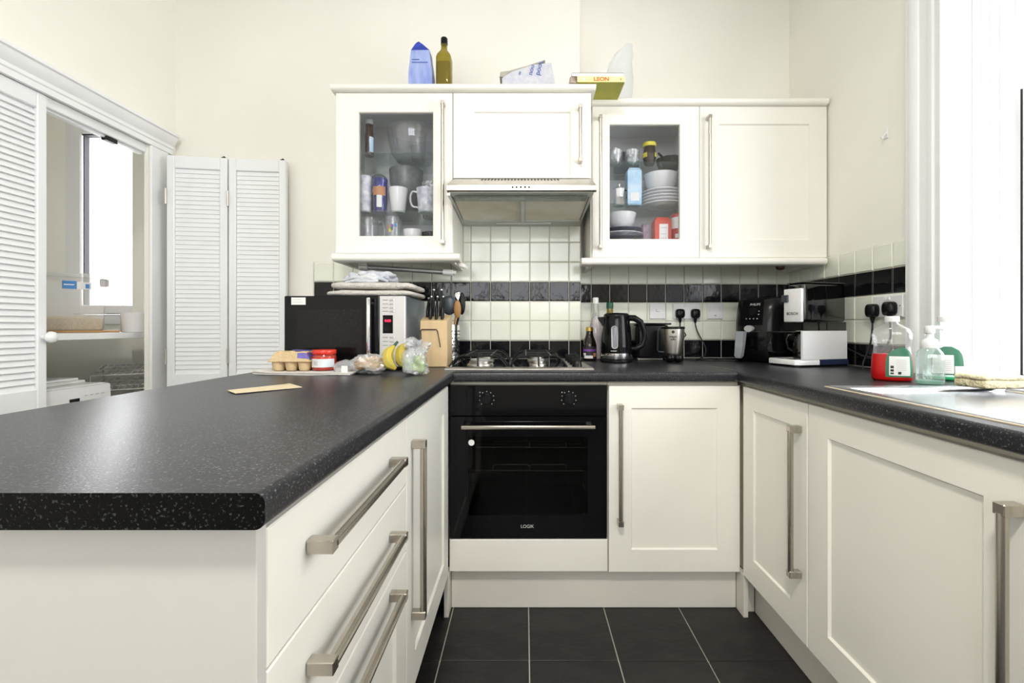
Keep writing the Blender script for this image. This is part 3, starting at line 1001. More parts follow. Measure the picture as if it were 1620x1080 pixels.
# ================================================================ gas hob
hb = thing('gas_hob', 'steel-edged gas hob with black pan supports', 'hob', (-0.02, 2.04, WT))
HX0, HX1, HY0, HY1 = -0.313, 0.270, 1.772, 2.285
g = G()
hr = lambda i, z_: [(HX0 + i, HY0 + i, z_), (HX1 - i, HY0 + i, z_), (HX1 - i, HY1 - i, z_), (HX0 + i, HY1 - i, z_)]
g.loft([hr(0, WT + 0.0008), hr(0, WT + 0.004), hr(0.005, WT + 0.0095), hr(0.012, WT + 0.0105), hr(0.020, WT + 0.006)])
g.mk('hob_tray', STEEL, hb, smooth=40)
g = G()
g.box(HX0 + 0.018, HX1 - 0.10, HY0 + 0.016, HY1 - 0.016, WT + 0.0055, WT + 0.0085, 0.001)
g.mk('hob_plate', BLACKG, hb)
for (bx, by, br) in ((-0.185, 1.905, 0.047), (-0.185, 2.15, 0.036), (0.055, 1.905, 0.030), (0.055, 2.15, 0.036)):
    g = G()
    g.lathe([(br * 1.2, 0.0085), (br * 1.15, 0.014), (br, 0.017), (br, 0.026)], (bx, by, WT), 24)
    bu = g.mk('burner', STEEL, hb)
    g = G()
    g.lathe([(br * 0.86, 0.026), (br * 0.9, 0.031), (br * 0.8, 0.0345), (0.002, 0.035)], (bx, by, WT), 24)
    g.mk('burner_cap', SILVERP, bu)
for cx in (-0.185, 0.055):
    g = G()
    zt = WT + 0.052
    hw = 0.112
    for y in (1.80, 1.885, 1.925, 2.13, 2.17, 2.262):
        g.tube([(cx - hw - 0.002, y, WT + 0.0095), (cx - hw + 0.012, y, WT + 0.030), (cx - hw + 0.035, y, zt - 0.003), (cx - hw + 0.05, y, zt), (cx + hw - 0.05, y, zt), (cx + hw - 0.035, y, zt - 0.003), (cx + hw - 0.012, y, WT + 0.030), (cx + hw + 0.002, y, WT + 0.0095)], 0.0038, 6)
    for x in (cx - 0.05, cx + 0.05):
        g.tube([(x, 1.80, zt), (x, 2.262, zt)], 0.0036, 6)
    g.tube([(cx, 1.795, WT + 0.012), (cx, 1.80, zt - 0.004), (cx, 1.812, zt + 0.006), (cx, 1.86, zt + 0.004)], 0.004, 6)
    g.tube([(cx - 0.06, 2.03, zt), (cx + 0.06, 2.03, zt)], 0.0036, 6)
    g.mk('pan_support', BLACKM, hb, smooth=60)
for k, y in enumerate((1.86, 1.965, 2.07, 2.175)):
    g = G()
    g.lathe([(0.021, 0.006), (0.020, 0.012), (0.016, 0.028), (0.014, 0.030)], (0.214, y, WT), 18)
    g.box(0.214 - 0.022, 0.214 + 0.022, y - 0.004, y + 0.004, WT + 0.024, WT + 0.036, 0.002)
    g.mk('hob_knob', BLACKP, hb)

# ================================================================ wall cabinets
UZ0, UZ1 = 1.4085, 2.112


def hollow(parent, x0, x1, y0, y1, z0, z1, t=0.018):
    g = G()
    g.box(x0, x0 + t, y0, y1, z0, z1)
    g.box(x1 - t, x1, y0, y1, z0, z1)
    g.box(x0 + t, x1 - t, y0, y1, z0, z0 + t)
    g.box(x0 + t, x1 - t, y0, y1, z1 - t, z1)
    g.box(x0 + t, x1 - t, y1 - 0.006, y1, z0 + t, z1 - t)
    for q in g.bm.faces:
        c = q.calc_center_median()
        if x0 + 0.001 < c.x < x1 - 0.001 and z0 + 0.001 < c.z < z1 - 0.001 and c.y > y0 + 0.001:
            q.material_index = 1
    return g.mk('carcass', [DOORC, INT], parent, smooth=0)


def pane(x0, x1, z0, z1, y, parent):
    return G().box(x0, x1, y, y + 0.004, z0, z1).mk('glass_pane', CABGLASS, parent, smooth=0)


u1 = thing('wall_cabinet', 'cream glass-door wall cabinet holding mugs, over the microwave', 'cabinet', (-0.57, 2.16, 1.41), group='cream wall cabinets')
hollow(u1, -0.8330, -0.3150, 2.0105, YB - 0.001, UZ0, UZ1)
du = front('door', -0.8265, -0.3155, UZ0 + 0.001, UZ1 - 0.001, back(2.010), u1, rail=(0.0975, 0.083, 0.073, 0.083), glass=True)
pane(-0.731, -0.3965, 1.4805, 2.031, 1.998, du)
handle(1.447, 2.062, -0.3545, back(2.010), du, r=0.006, blk=0.008)
for z in (1.864, 1.604):
    G().box(-0.8145, -0.3335, 2.035, YB - 0.01, z, z + 0.005, 0.001).mk('glass_shelf', SHELFG, u1, smooth=20)
u2 = thing('wall_cabinet', 'short cream wall cabinet above the cooker hood', 'cabinet', (-0.01, 2.16, 1.73), group='cream wall cabinets')
G().box(-0.3145, 0.2785, 2.0105, YB - 0.0085, 1.737, UZ1).mk('carcass', DOORC, u2, smooth=0)
du = front('door', -0.3125, 0.2895, 1.737, UZ1 - 0.001, back(2.010), u2, rail=(0.088, 0.088, 0.010, 0.083))
handle(1.800, 2.045, 0.2405, back(2.010), du, r=0.006, blk=0.008)
VZ0, VZ1 = 1.4115, 2.124
u3 = thing('wall_cabinet', 'cream glass-door wall cabinet holding plates and red packets', 'cabinet', (0.57, 2.3, 1.41), group='cream wall cabinets')
hollow(u3, 0.3110, 0.8215, 2.1575, YA - 0.001, VZ0, VZ1)
du = front('door', 0.3180, 0.8205, VZ0 + 0.001, VZ1 - 0.001, back(2.157), u3, rail=(0.079, 0.089, 0.085, 0.083), glass=True)
pane(0.393, 0.7355, 1.493, 2.045, 2.145, du)
handle(1.452, 2.070, 0.3520, back(2.157), du, r=0.006, blk=0.008)
for z in (1.874, 1.674):
    G().box(0.3295, 0.8030, 2.180, YA - 0.01, z, z + 0.005, 0.001).mk('glass_shelf', SHELFG, u3, smooth=20)
u4 = thing('wall_cabinet', 'cream solid-door wall cabinet beside the window wall', 'cabinet', (1.12, 2.3, 1.41), group='cream wall cabinets')
G().box(0.8220, 1.4230, 2.1575, YA - 0.009, VZ0, VZ1).mk('carcass', DOORC, u4, smooth=0)
du = front('door', 0.8225, 1.4195, VZ0 + 0.001, VZ1 - 0.001, back(2.157), u4, rail=(0.088, 0.080, 0.082, 0.083))
handle(1.452, 2.070, 0.8590, back(2.157), du, r=0.006, blk=0.008)


def bull(y0, z0, z1, n=8):
    """bull-nosed strip section: flat back, round front at y0"""
    r = (z1 - z0) / 2
    return [(y0 + r - r * math.sin(k * PI / n), z0 + r - r * math.cos(k * PI / n)) for k in range(n + 1)]


def strip(name, x0, x1, y0, y1, z0, z1, label, ret=None):
    g = G()
    p = bull(y0, z0, z1) + [(y1, z1), (y1, z0)]
    r = (z1 - z0) / 2
    xs = [x0 + r * 0.0, x1]
    g.loft([[(x, y, z) for y, z in p] for x in xs])
    if ret:
        for (a, b, c, d) in ret:
            g.box(a, b, c, d, z0, z1)
    return tag(g.mk(name, DOORC, smooth=50), label, 'trim', name + ' strips')


strip('cornice', -0.8400, 0.3085, 1.962, YB - 0.001, 2.1125, 2.1405, 'cream rounded cornice topping the cabinets that flank the cooker hood')
strip('cornice', 0.3095, 1.4140, 2.112, YA - 0.001, 2.1245, 2.1550, 'cream rounded cornice topping the cabinets next to the window wall')
strip('pelmet', -0.8360, -0.2830, 1.968, 2.03, 1.3735, 1.4075, 'cream rounded pelmet under the mug cabinet', ((-0.8360, -0.818, 2.03, YB - 0.009), (-0.333, -0.315, 2.03, YB - 0.009)))
strip('pelmet', 0.2660, 1.4060, 2.112, 2.18, 1.3765, 1.4105, 'cream rounded pelmet under the plate cabinet', ((0.311, 0.329, 2.18, YA - 0.009), (1.388, 1.406, 2.18, YA - 0.009)))

# loose strip light hanging under the mug cabinet
sl = thing('strip_light', 'grey tube light hanging loose under the mug cabinet', 'light', (-0.5, 2.1, 1.34))
pa, pb = Vector((-0.74, 2.12, 1.366)), Vector((-0.315, 2.08, 1.334))
g = G()
g.tube([pa, pa.lerp(pb, 0.88)], 0.0115, 14)
g.mk('tube', TUBEG, sl)
g = G()
g.tube([pa.lerp(pb, 0.865), pa.lerp(pb, 0.965)], 0.0135, 14)
g.tube([pa.lerp(pb, 0.965), pb], 0.0095, 14)
g.mk('end_cap', WAPP, sl)
g = G()
g.tube([pa.lerp(pb, -0.07), pa.lerp(pb, 0.03)], 0.0140, 14)
g.box(pa.x - 0.03, pa.x + 0.01, 2.105, 2.135, 1.372, 1.4080, 0.002)
g.mk('fixing_bracket', SILVERP, sl)
g = G()
g.tube([(-0.30, 2.05, 1.374), (-0.285, 2.03, 1.362), (-0.262, 2.02, 1.353), (-0.255, 2.03, 1.349)], [0.008, 0.013, 0.009, 0.003], 8)
tag(g.mk('frayed_tape', CARDBOARD), 'torn scrap of white tape dangling from the mug cabinet pelmet', 'tape')
g = G()
g.tube([(1.13, 2.22, 1.3985), (1.19, 2.21, 1.394), (1.225, 2.205, 1.380)], 0.005, 8)
g.blob((1.235, 2.20, 1.376), (0.020, 0.016, 0.014), 2.2, 0.004, 40)
tag(g.mk('cable_stub', BROWNG), 'dark brown cable stub under the cabinet by the window wall', 'cable')

# ================================================================ cooker hood
hd = thing('cooker_hood', 'stainless steel cooker hood with slotted top and mesh filters', 'hood', (-0.012, 2.1, 1.6))
KX0, KX1 = -0.3120, 0.2880
g = G()
side = [(1.989, 1.7345), (1.838, 1.664), (1.826, 1.656), (1.824, 1.636), (1.832, 1.630), (1.84, 1.634), (1.842, 1.650), (1.989, 1.718)]
g.loft([[(x, y, z) for y, z in side] for x in (KX0, KX1)])
g.mk('hood_canopy', STEEL, hd, smooth=40)
g = G()
XI = 0.2795
g.box(-0.3120, -0.300, 1.835, 1.989, 1.617, 1.640)
g.prism([(1.832, 1.6295), (2.316, 1.5985), (2.316, 1.7345), (1.992, 1.7345), (1.842, 1.652)], -0.3120, -0.3010, 'x')
g.prism([(1.832, 1.6295), (2.316, 1.5985), (2.316, 1.7345), (1.992, 1.7345), (1.842, 1.652)], XI - 0.010, XI, 'x')
g.box(-0.301, XI - 0.01, 2.300, 2.316, 1.5985, 1.734)
und = lambda y: 1.6295 + (1.5985 - 1.6295) * (y - 1.832) / (2.316 - 1.832)
for (ya, yb) in ((1.832, 1.885), (2.225, 2.300)):
    g.prism([(ya, und(ya)), (yb, und(yb)), (yb, und(yb) + 0.012), (ya, und(ya) + 0.012)], -0.301, XI - 0.01, 'x')
g.prism([(1.885, und(1.885) - 0.001), (2.225, und(2.225) - 0.001), (2.225, und(2.225) + 0.012), (1.885, und(1.885) + 0.012)], -0.018, 0.000, 'x')
g.mk('hood_body', HOODG, hd, smooth=20)
g = G()
g.prism([(1.870, und(1.870) - 0.0085), (1.915, und(1.915) - 0.0085), (1.915, und(1.915) - 0.0005), (1.870, und(1.870) - 0.0005)], -0.288, XI - 0.022, 'x')
g.mk('visor_strip', clear('greenish_visor_glass', (0.62, 0.68, 0.64), 0.1, 0.1, 0.25, (0.3, 0.34, 0.3)), hd)
for (x0, x1) in ((-0.299, -0.0185), (0.0005, XI - 0.012)):
    g = G()
    g.prism([(1.886, und(1.886) + 0.004), (2.2245, und(2.2245) + 0.004), (2.2245, und(2.2245) + 0.012), (1.886, und(1.886) + 0.012)], x0, x1, 'x')
    fl = g.mk('grease_filter', FILTER, hd, smooth=0)
    g = G()
    xm = (x0 + x1) / 2
    g.prism([(1.905, und(1.905) - 0.004), (1.925, und(1.925) - 0.004), (1.925, und(1.925) + 0.004), (1.905, und(1.905) + 0.004)], xm - 0.035, xm + 0.035, 'x')
    g.mk('filter_catch', HOODG, fl, smooth=0)
slot = G()
hz_ = lambda y: 1.664 + (1.7345 - 1.664) * (y - 1.838) / (1.989 - 1.838) + 0.0006
for k in range(24):
    x = -0.183 + k * 0.0142
    ring = [(x + 0.0048 * math.cos(a_), 1.958 + 0.027 * math.sin(a_)) for a_ in [2 * PI * q_ / 10 for q_ in range(10)]]
    slot.f([slot.v((p_, y_, hz_(y_))) for p_, y_ in ring])
slot.mk('vent_slots', INK, hd, smooth=0)['kind'] = 'stuff'
for k in range(5):
    g = G()
    g.lathe([(0.0042, 0), (0.0042, -0.0035), (0.003, -0.0045)], (-0.049 + k * 0.0168, 1.8255, 1.648), 12, 'y')
    g.mk('button', BLACKP, hd)
g = G()
g.box(-0.14, 0.13, 2.25, 2.275, und(2.26) - 0.0035, und(2.26) + 0.0002)
g.mk('lamp_cover', SILVERP, hd)

# ================================================================ things on the peninsula
# ---- microwave
mw = thing('microwave', 'black-fronted microwave oven with silver control strip on the peninsula', 'microwave', (-0.69, 1.9, WT))
MX0, MX1, MY0, MY1, MZ0, MZ1 = -0.926, -0.460, 1.752, 2.10, WT + 0.012, 1.207
g = G()
g.box(MX0 + 0.003, MX1 - 0.001, MY0 + 0.018, MY1, MZ0, MZ1, 0.004)
g.mk('case', GREYDOT, mw)
for x in (MX0 + 0.05, MX1 - 0.05):
    for y in (MY0 + 0.06, MY1 - 0.05):
        G().lathe([(0.014, 0), (0.016, 0.0125)], (x, y, WT), 12).mk('foot', BLACKP, mw)
SPX = -0.560
g = G()
g.box(MX0, SPX - 0.0006, MY0, MY0 + 0.019, MZ0 + 0.001, MZ1, 0.003)
md = g.mk('microwave_door', BLACKG, mw)
g = G()
g.box(MX0 + 0.050, SPX - 0.065, MY0 - 0.0007, MY0 + 0.001, MZ0 + 0.055, MZ1 - 0.052)
g.mk('door_window', mat('dark_mesh_window', (0.007, 0.007, 0.007), 0.12, var=0.2, vscale=200, spec=0.25), md, smooth=0)
g = G()
g.box(-0.5985, -0.5850, MY0 - 0.034, MY0 - 0.022, MZ0 + 0.02, MZ1 - 0.008, 0.004, 2)
for z in (MZ0 + 0.04, MZ1 - 0.03):
    g.box(-0.597, -0.5865, MY0 - 0.024, MY0 + 0.001, z - 0.008, z + 0.008, 0.002)
g.mk('door_handle', CHROME, md)
g = G()
g.box(MX0 + 0.028, MX0 + 0.083, MY0 - 0.0008, MY0 + 0.001, MZ1 - 0.034, MZ1 - 0.006)
st = g.mk('sticker', LABELW, md, smooth=0)
g = G()
for z, l in ((MZ1 - 0.014, 0.034), (MZ1 - 0.024, 0.042)):
    g.box(MX0 + 0.031, MX0 + 0.031 + l, MY0 - 0.0012, MY0, z - 0.0008, z + 0.0008)
g.mk('sticker_print', INKW, st, smooth=0)
g = G()
g.box(SPX, MX1, MY0, MY0 + 0.019, MZ0 + 0.001, MZ1, 0.003)
cp = g.mk('control_panel', SILVERP, mw)
g = G()
g.box(SPX + 0.014, SPX + 0.053, MY0 - 0.0007, MY0 + 0.001, MZ1 - 0.144, MZ1 - 0.074)
ds = g.mk('display', BLACKG, cp, smooth=0)
text('display_digits', '0:00', 0.014, LEDRED, ds, (SPX + 0.0335, MY0 - 0.0012, MZ1 - 0.096), FRONT, 0.0002)
for k, z in enumerate((0.016, 0.031, 0.046, 0.059, 0.160, 0.175, 0.19)):
    g = G()
    g.box(SPX + 0.040, SPX + 0.058, MY0 - 0.0025, MY0 + 0.001, MZ1 - z - 0.0028, MZ1 - z + 0.0028, 0.001)
    g.mk('button', CHROME, cp)
    g = G()
    g.box(SPX + 0.013, SPX + 0.034, MY0 - 0.0006, MY0 + 0.001, MZ1 - z - 0.0008, MZ1 - z + 0.0008)
    g.mk('button_print', INK, cp, smooth=0)
g = G()
g.lathe([(0.022, 0), (0.021, -0.014), (0.018, -0.017)], (SPX + 0.035, MY0, MZ0 + 0.045), 24, 'y')
g.mk('dial', SILVERP, cp)


# ---- towels on the microwave
def towel(name, x0, x1, y0, y1, z0, z1, m, label, layers, seed, amp=0.004):
    """a folded towel: thick rounded layers with the fold on one side"""
    t = thing(name, label, 'towel', ((x0 + x1) / 2, (y0 + y1) / 2, z0), group='folded towels on the microwave')
    h = (z1 - z0) / layers
    for k in range(layers):
        g = G()
        cx, cy, cz = (x0 + x1) / 2 + (0.007 if k % 2 else -0.004), (y0 + y1) / 2 + (0.006 if k % 2 else -0.003), z0 + h * (k + 0.5)
        g.blob((cx, cy, cz), ((x1 - x0) / 2 - 0.006, (y1 - y0) / 2, h * 0.49), 3.6, amp, 18, 72, 14, seed + k * 3.1, ep=9.0)
        for v_ in g.bm.verts:
            dr_ = max(0.0, v_.co.x - (x1 - 0.05))
            v_.co.z -= dr_ * 0.16 * (1 if z0 > 1.22 else 0.3)
            v_.co.z += 0.0022 * noise.noise(Vector((v_.co.x * 22, v_.co.y * 9, seed + k)))
        g.mk('folded_layer', m, t, smooth=80)
    return t


towel('folded_towel', -0.806, -0.435, 1.82, 2.06, MZ1 + 0.002, 1.2375, TOWELA, 'pale grey folded towel lying flat on the microwave, lowest of the pile', 1, 2.0)
towel('folded_towel', -0.790, -0.432, 1.83, 2.05, 1.2385, 1.270, TOWELA, 'pale grey folded towel in the middle of the pile on the microwave', 1, 9.0)
g = G()
g.blob((-0.655, 1.94, 1.290), (0.095, 0.075, 0.019), 3.0, 0.020, 24, 56, 20, 4.0, flat=-0.0175)
g.tube([(-0.745, 1.875, 1.279), (-0.70, 1.868, 1.293), (-0.645, 1.866, 1.281), (-0.60, 1.872, 1.290), (-0.565, 1.885, 1.276)], [0.006, 0.009, 0.008, 0.009, 0.005], 8)
g.tube([(-0.735, 1.868, 1.271), (-0.69, 1.862, 1.277), (-0.64, 1.862, 1.273), (-0.60, 1.866, 1.276)], [0.005, 0.008, 0.008, 0.005], 8)
g.blob((-0.635, 1.95, 1.309), (0.078, 0.06, 0.013), 3.2, 0.008, 30, 40, 14, 11.0)
tag(g.mk('tea_towel', TOWELB, smooth=80), 'crumpled blue-grey tea towel on top of the towel pile', 'towel', 'folded towels on the microwave')

# ---- newspaper with eggs and jar on it
npz = WT + 0.001


def sheet_stack(name, corners, z, n, th, m, parent, jit=0.006, curl=0.0):
    for k in range(n):
        g = G()
        q = [(x + random.uniform(-jit, jit), y + random.uniform(-jit, jit)) for x, y in corners]

        def fn(u, v, dz=0.0):
            a = Vector(q[0]).lerp(Vector(q[1]), u)
            b = Vector(q[3]).lerp(Vector(q[2]), u)
            p = a.lerp(b, v)
            return (p.x, p.y, z + k * th + dz + 0.0008 * math.sin(9 * u + k) * (1 - v) + curl * max(0, 0.12 - u) * 8 * (1 + 0.3 * k))
        nu, nv = 14, 4
        top = [[g.v(fn(i / nu, j / nv, th * 0.9)) for j in range(nv + 1)] for i in range(nu + 1)]
        bot = [[g.v(fn(i / nu, j / nv)) for j in range(nv + 1)] for i in range(nu + 1)]
        for i in range(nu):
            for j in range(nv):
                g.f([top[i][j], top[i + 1][j], top[i + 1][j + 1], top[i][j + 1]])
                g.f([bot[i][j], bot[i][j + 1], bot[i + 1][j + 1], bot[i + 1][j]])
        for j in range(nv):
            g.f([top[0][j], top[0][j + 1], bot[0][j + 1], bot[0][j]])
            g.f([top[nu][j], bot[nu][j], bot[nu][j + 1], top[nu][j + 1]])
        for i in range(nu):
            g.f([top[i][0], bot[i][0], bot[i + 1][0], top[i + 1][0]])
            g.f([top[i][nv], top[i + 1][nv], bot[i + 1][nv], bot[i][nv]])
        g.mk('sheet', m if not isinstance(m, list) else m[k % len(m)], parent, smooth=60)


pp = thing('newspaper', 'folded newspaper lying under the egg box and the sauce jar', 'newspaper', (-0.8, 1.64, WT))
sheet_stack('newspaper', [(-0.945, 1.585), (-0.600, 1.575), (-0.605, 1.735), (-0.930, 1.735)], npz, 3, 0.0032, [PAPER, CARDBOARD, PAPER], pp, 0.006, 0.004)
ez = WT + 0.0112
ec = thing('egg_carton', 'beige moulded pulp egg carton with a purple label', 'egg carton', (-0.843, 1.66, ez))
g = G()
ex0, ey0 = -0.905, 1.610
for i in range(3):
    for j in range(2):
        cx, cy = ex0 + 0.0225 + i * 0.0465, ey0 + 0.025 + j * 0.047
        g.lathe([(0.0155, 0.0), (0.0185, 0.004), (0.0215, 0.018), (0.0232, 0.034)], (cx, cy, ez), 14)
g.mk('egg_tray', PULP, ec, smooth=60)
g = G()
g.box(ex0 - 0.004, ex0 + 0.1445, ey0 - 0.003, ey0 + 0.101, ez + 0.0325, ez + 0.0365, 0.0015)
g.mk('rim', PULP, ec)
g = G()
er = lambda i, zz: [(ex0 + i, ey0 + i, zz), (ex0 + 0.1405 - i, ey0 + i, zz), (ex0 + 0.1405 - i, ey0 + 0.098 - i, zz), (ex0 + i, ey0 + 0.098 - i, zz)]
g.loft([er(0, ez + 0.0362), er(0.006, ez + 0.048), er(0.013, ez + 0.064), er(0.019, ez + 0.0685)])
for i in range(3):
    g.blob((ex0 + 0.028 + i * 0.0425, ey0 + 0.03, ez + 0.0655), (0.016, 0.017, 0.006), 2.2, nu=14, nv=8)
g.mk('lid', PULP, ec, smooth=40)
g = G()
f = [(ex0 + 0.098, ey0 + 0.0060, ez + 0.046), (ex0 + 0.1385, ey0 + 0.0045, ez + 0.044), (ex0 + 0.127, ey0 + 0.0125, ez + 0.064), (ex0 + 0.096, ey0 + 0.0125, ez + 0.064)]
tp = [(ex0 + 0.085, ey0 + 0.018, ez + 0.0705), (ex0 + 0.124, ey0 + 0.018, ez + 0.0705), (ex0 + 0.122, ey0 + 0.082, ez + 0.0700), (ex0 + 0.04, ey0 + 0.082, ez + 0.0720)]
g.loft([[(x, y - 0.0014, z) for x, y, z in f], [(x, y + 0.001, z) for x, y, z in f]])
g.loft([[(x, y, z) for x, y, z in tp], [(x, y, z + 0.001) for x, y, z in tp]])
sd = [(ex0 + 0.1385, ey0 + 0.012, ez + 0.042), (ex0 + 0.1385, ey0 + 0.085, ez + 0.042), (ex0 + 0.1285, ey0 + 0.085, ez + 0.064), (ex0 + 0.1285, ey0 + 0.012, ez + 0.064)]
g.loft([sd, [(x + 0.0015, y, z) for x, y, z in sd]])
g.mk('label', PURPLE, ec, smooth=0)

jr = thing('sauce_jar', 'glass jar of red sauce with a red lid beside the egg carton', 'jar', (-0.727, 1.652, ez))
jc = (-0.727, 1.652, ez)
g = G()
g.lathe([(0.034, 0), (0.0405, 0.004), (0.0415, 0.010), (0.0415, 0.048), (0.040, 0.053), (0.037, 0.057), (0.037, 0.060)], jc, 32)
g.mk('jar_body', SAUCE, jr, smooth=50)
g = G()
g.lathe([(0.0395, 0.0580), (0.0410, 0.060), (0.0410, 0.0715), (0.0385, 0.0745), (0.034, 0.0740)], jc, 32)
g.mk('lid', REDLID, jr, smooth=40)


def wrap(g, c, r, z0, z1, t0, t1, n=14, off=0.0006):
    """a label wrapped round a cylinder between two bearings (degrees)"""
    a, b = [], []
    for k in range(n + 1):
        t = math.radians(t0 + (t1 - t0) * k / n)
        a.append((t, r + off))
    for (u, w) in zip(a, a[1:]):
        P = [(c[0] + rr_ * math.cos(tt), c[1] + rr_ * math.sin(tt)) for tt, rr_ in (u, w)]
        g.f([g.v((*P[0], c[2] + z0)), g.v((*P[1], c[2] + z0)), g.v((*P[1], c[2] + z1)), g.v((*P[0], c[2] + z1))])
    return g


lb_ = wrap(G(), jc, 0.0415, 0.013, 0.043, 180, 345).mk('label', JLABEL, jr)
wrap(G(), jc, 0.0415, 0.016, 0.038, 187, 215, off=0.0012).mk('label_patch', YELLOWL, lb_)
wrap(G(), jc, 0.0415, 0.020, 0.034, 240, 262, off=0.0012).mk('barcode', INKW, lb_)
wrap(G(), jc, 0.0415, 0.044, 0.048, 180, 345).mk('label_band', REDLID, jr)

# ---- bread in film, bananas and lettuce in a bag
bp_ = thing('flatbread_pack', 'clear film pack of flatbread between the sauce jar and the bananas', 'bread', (-0.56, 1.63, WT))
g = G()
g.blob((-0.553, 1.640, WT + 0.031), (0.058, 0.045, 0.017), 2.6, 0.008, 30, 36, 14, 3.0)
g.blob((-0.562, 1.650, WT + 0.045), (0.046, 0.038, 0.012), 2.4, 0.008, 34, 36, 14, 8.0)
g.mk('flatbread', BREAD, bp_, smooth=80)
g = G()
g.blob((-0.553, 1.640, WT + 0.034), (0.068, 0.054, 0.030), 2.4, 0.020, 34, 48, 22, 5.0, flat=-0.032)
g.tube([(-0.61, 1.625, WT + 0.030), (-0.632, 1.615, WT + 0.034), (-0.652, 1.605, WT + 0.024), (-0.668, 1.60, WT + 0.018)], [0.014, 0.020, 0.022, 0.016], 12)
g.mk('film', FILM, bp_, smooth=25)
g = G()
g.box(-0.640, -0.618, 1.588, 1.5895, WT + 0.006, WT + 0.032)
g.mk('printed_tab', LABELW, bp_, smooth=0)


def banana(pts, label):
    P = smooth_pts(pts, 4)
    n = len(P) - 1
    t = thing('banana', label, 'banana', pts[0], group='bananas beside the knife block')
    G().tube(P, [0.0195 * min(1.0, 0.30 + 2.4 * min(k / n, 1 - k / n)) for k in range(n + 1)], 7).mk('skin', BANANA, t, smooth=40)
    d = (Vector(P[-1]) - Vector(P[-2])).normalized()
    G().tube([Vector(P[-1]) - d * 0.003, Vector(P[-1]) + d * 0.020], [0.0062, 0.0048], 8).mk('stem', CAPGREEN, t)
    return t


def smooth_pts(P, n=5):
    """Catmull-Rom through P"""
    P = [Vector(p) for p in P]
    Q = [P[0] * 2 - P[1]] + P + [P[-1] * 2 - P[-2]]
    out = []
    for i in range(1, len(Q) - 2):
        for k in range(n):
            t = k / n
            a, b, c_, d = Q[i - 1], Q[i], Q[i + 1], Q[i + 2]
            out.append(0.5 * ((2 * b) + (c_ - a) * t + (2 * a - 5 * b + 4 * c_ - d) * t * t + (3 * b - a - 3 * c_ + d) * t ** 3))
    return out + [P[-1]]


banana([(-0.452, 1.600, WT + 0.020), (-0.478, 1.604, WT + 0.040), (-0.486, 1.620, WT + 0.072), (-0.470, 1.640, WT + 0.100)], 'yellow banana lying against the flatbread pack')
banana([(-0.428, 1.640, WT + 0.022), (-0.448, 1.646, WT + 0.046), (-0.452, 1.662, WT + 0.080), (-0.438, 1.682, WT + 0.106)], 'yellow banana half hidden behind the bagged lettuce')
bl = thing('lettuce_bag', 'knotted clear bag of pale green lettuce in front of the knife block', 'vegetables', (-0.39, 1.61, WT))
g = G()
g.blob((-0.388, 1.610, WT + 0.036), (0.034, 0.034, 0.032), 2.0, 0.018, 40, 32, 18, 2.5, flat=-0.034)
g.mk('lettuce', LETT, bl, smooth=50)
g = G()
g.blob((-0.389, 1.605, WT + 0.043), (0.043, 0.042, 0.042), 2.2, 0.024, 34, 48, 24, 6.0, flat=-0.041)
g.blob((-0.392, 1.640, WT + 0.092), (0.044, 0.036, 0.028), 2.0, 0.034, 40, 40, 20, 1.3)
g.tube([(-0.395, 1.59, WT + 0.09), (-0.400, 1.573, WT + 0.06), (-0.40, 1.566, WT + 0.03), (-0.396, 1.566, WT + 0.010)], [0.012, 0.018, 0.015, 0.010], 10)
g.mk('plastic_bag', FILM, bl, smooth=25)

# ---- buff envelope
q = [(-0.776, 1.188), (-0.721, 1.133), (-0.614, 1.255), (-0.687, 1.330)]
g = G()
g.loft([[(x, y, WT + 0.0006 + (0.002 if k in (0, 1) else 0.0008)) for k, (x, y) in enumerate(q)], [(x, y, WT + 0.0006 + (0.0032 if k in (0, 1) else 0.002)) for k, (x, y) in enumerate(q)]])
fl = [(-0.687, 1.330), (-0.614, 1.255), (-0.636, 1.262), (-0.693, 1.318)]
g.loft([[(x, y, WT + 0.0024) for x, y in fl], [(x, y, WT + 0.0034) for x, y in fl]])
tag(g.mk('envelope', PAPERB, smooth=0), 'buff paper envelope lying alone on the peninsula worktop', 'envelope')

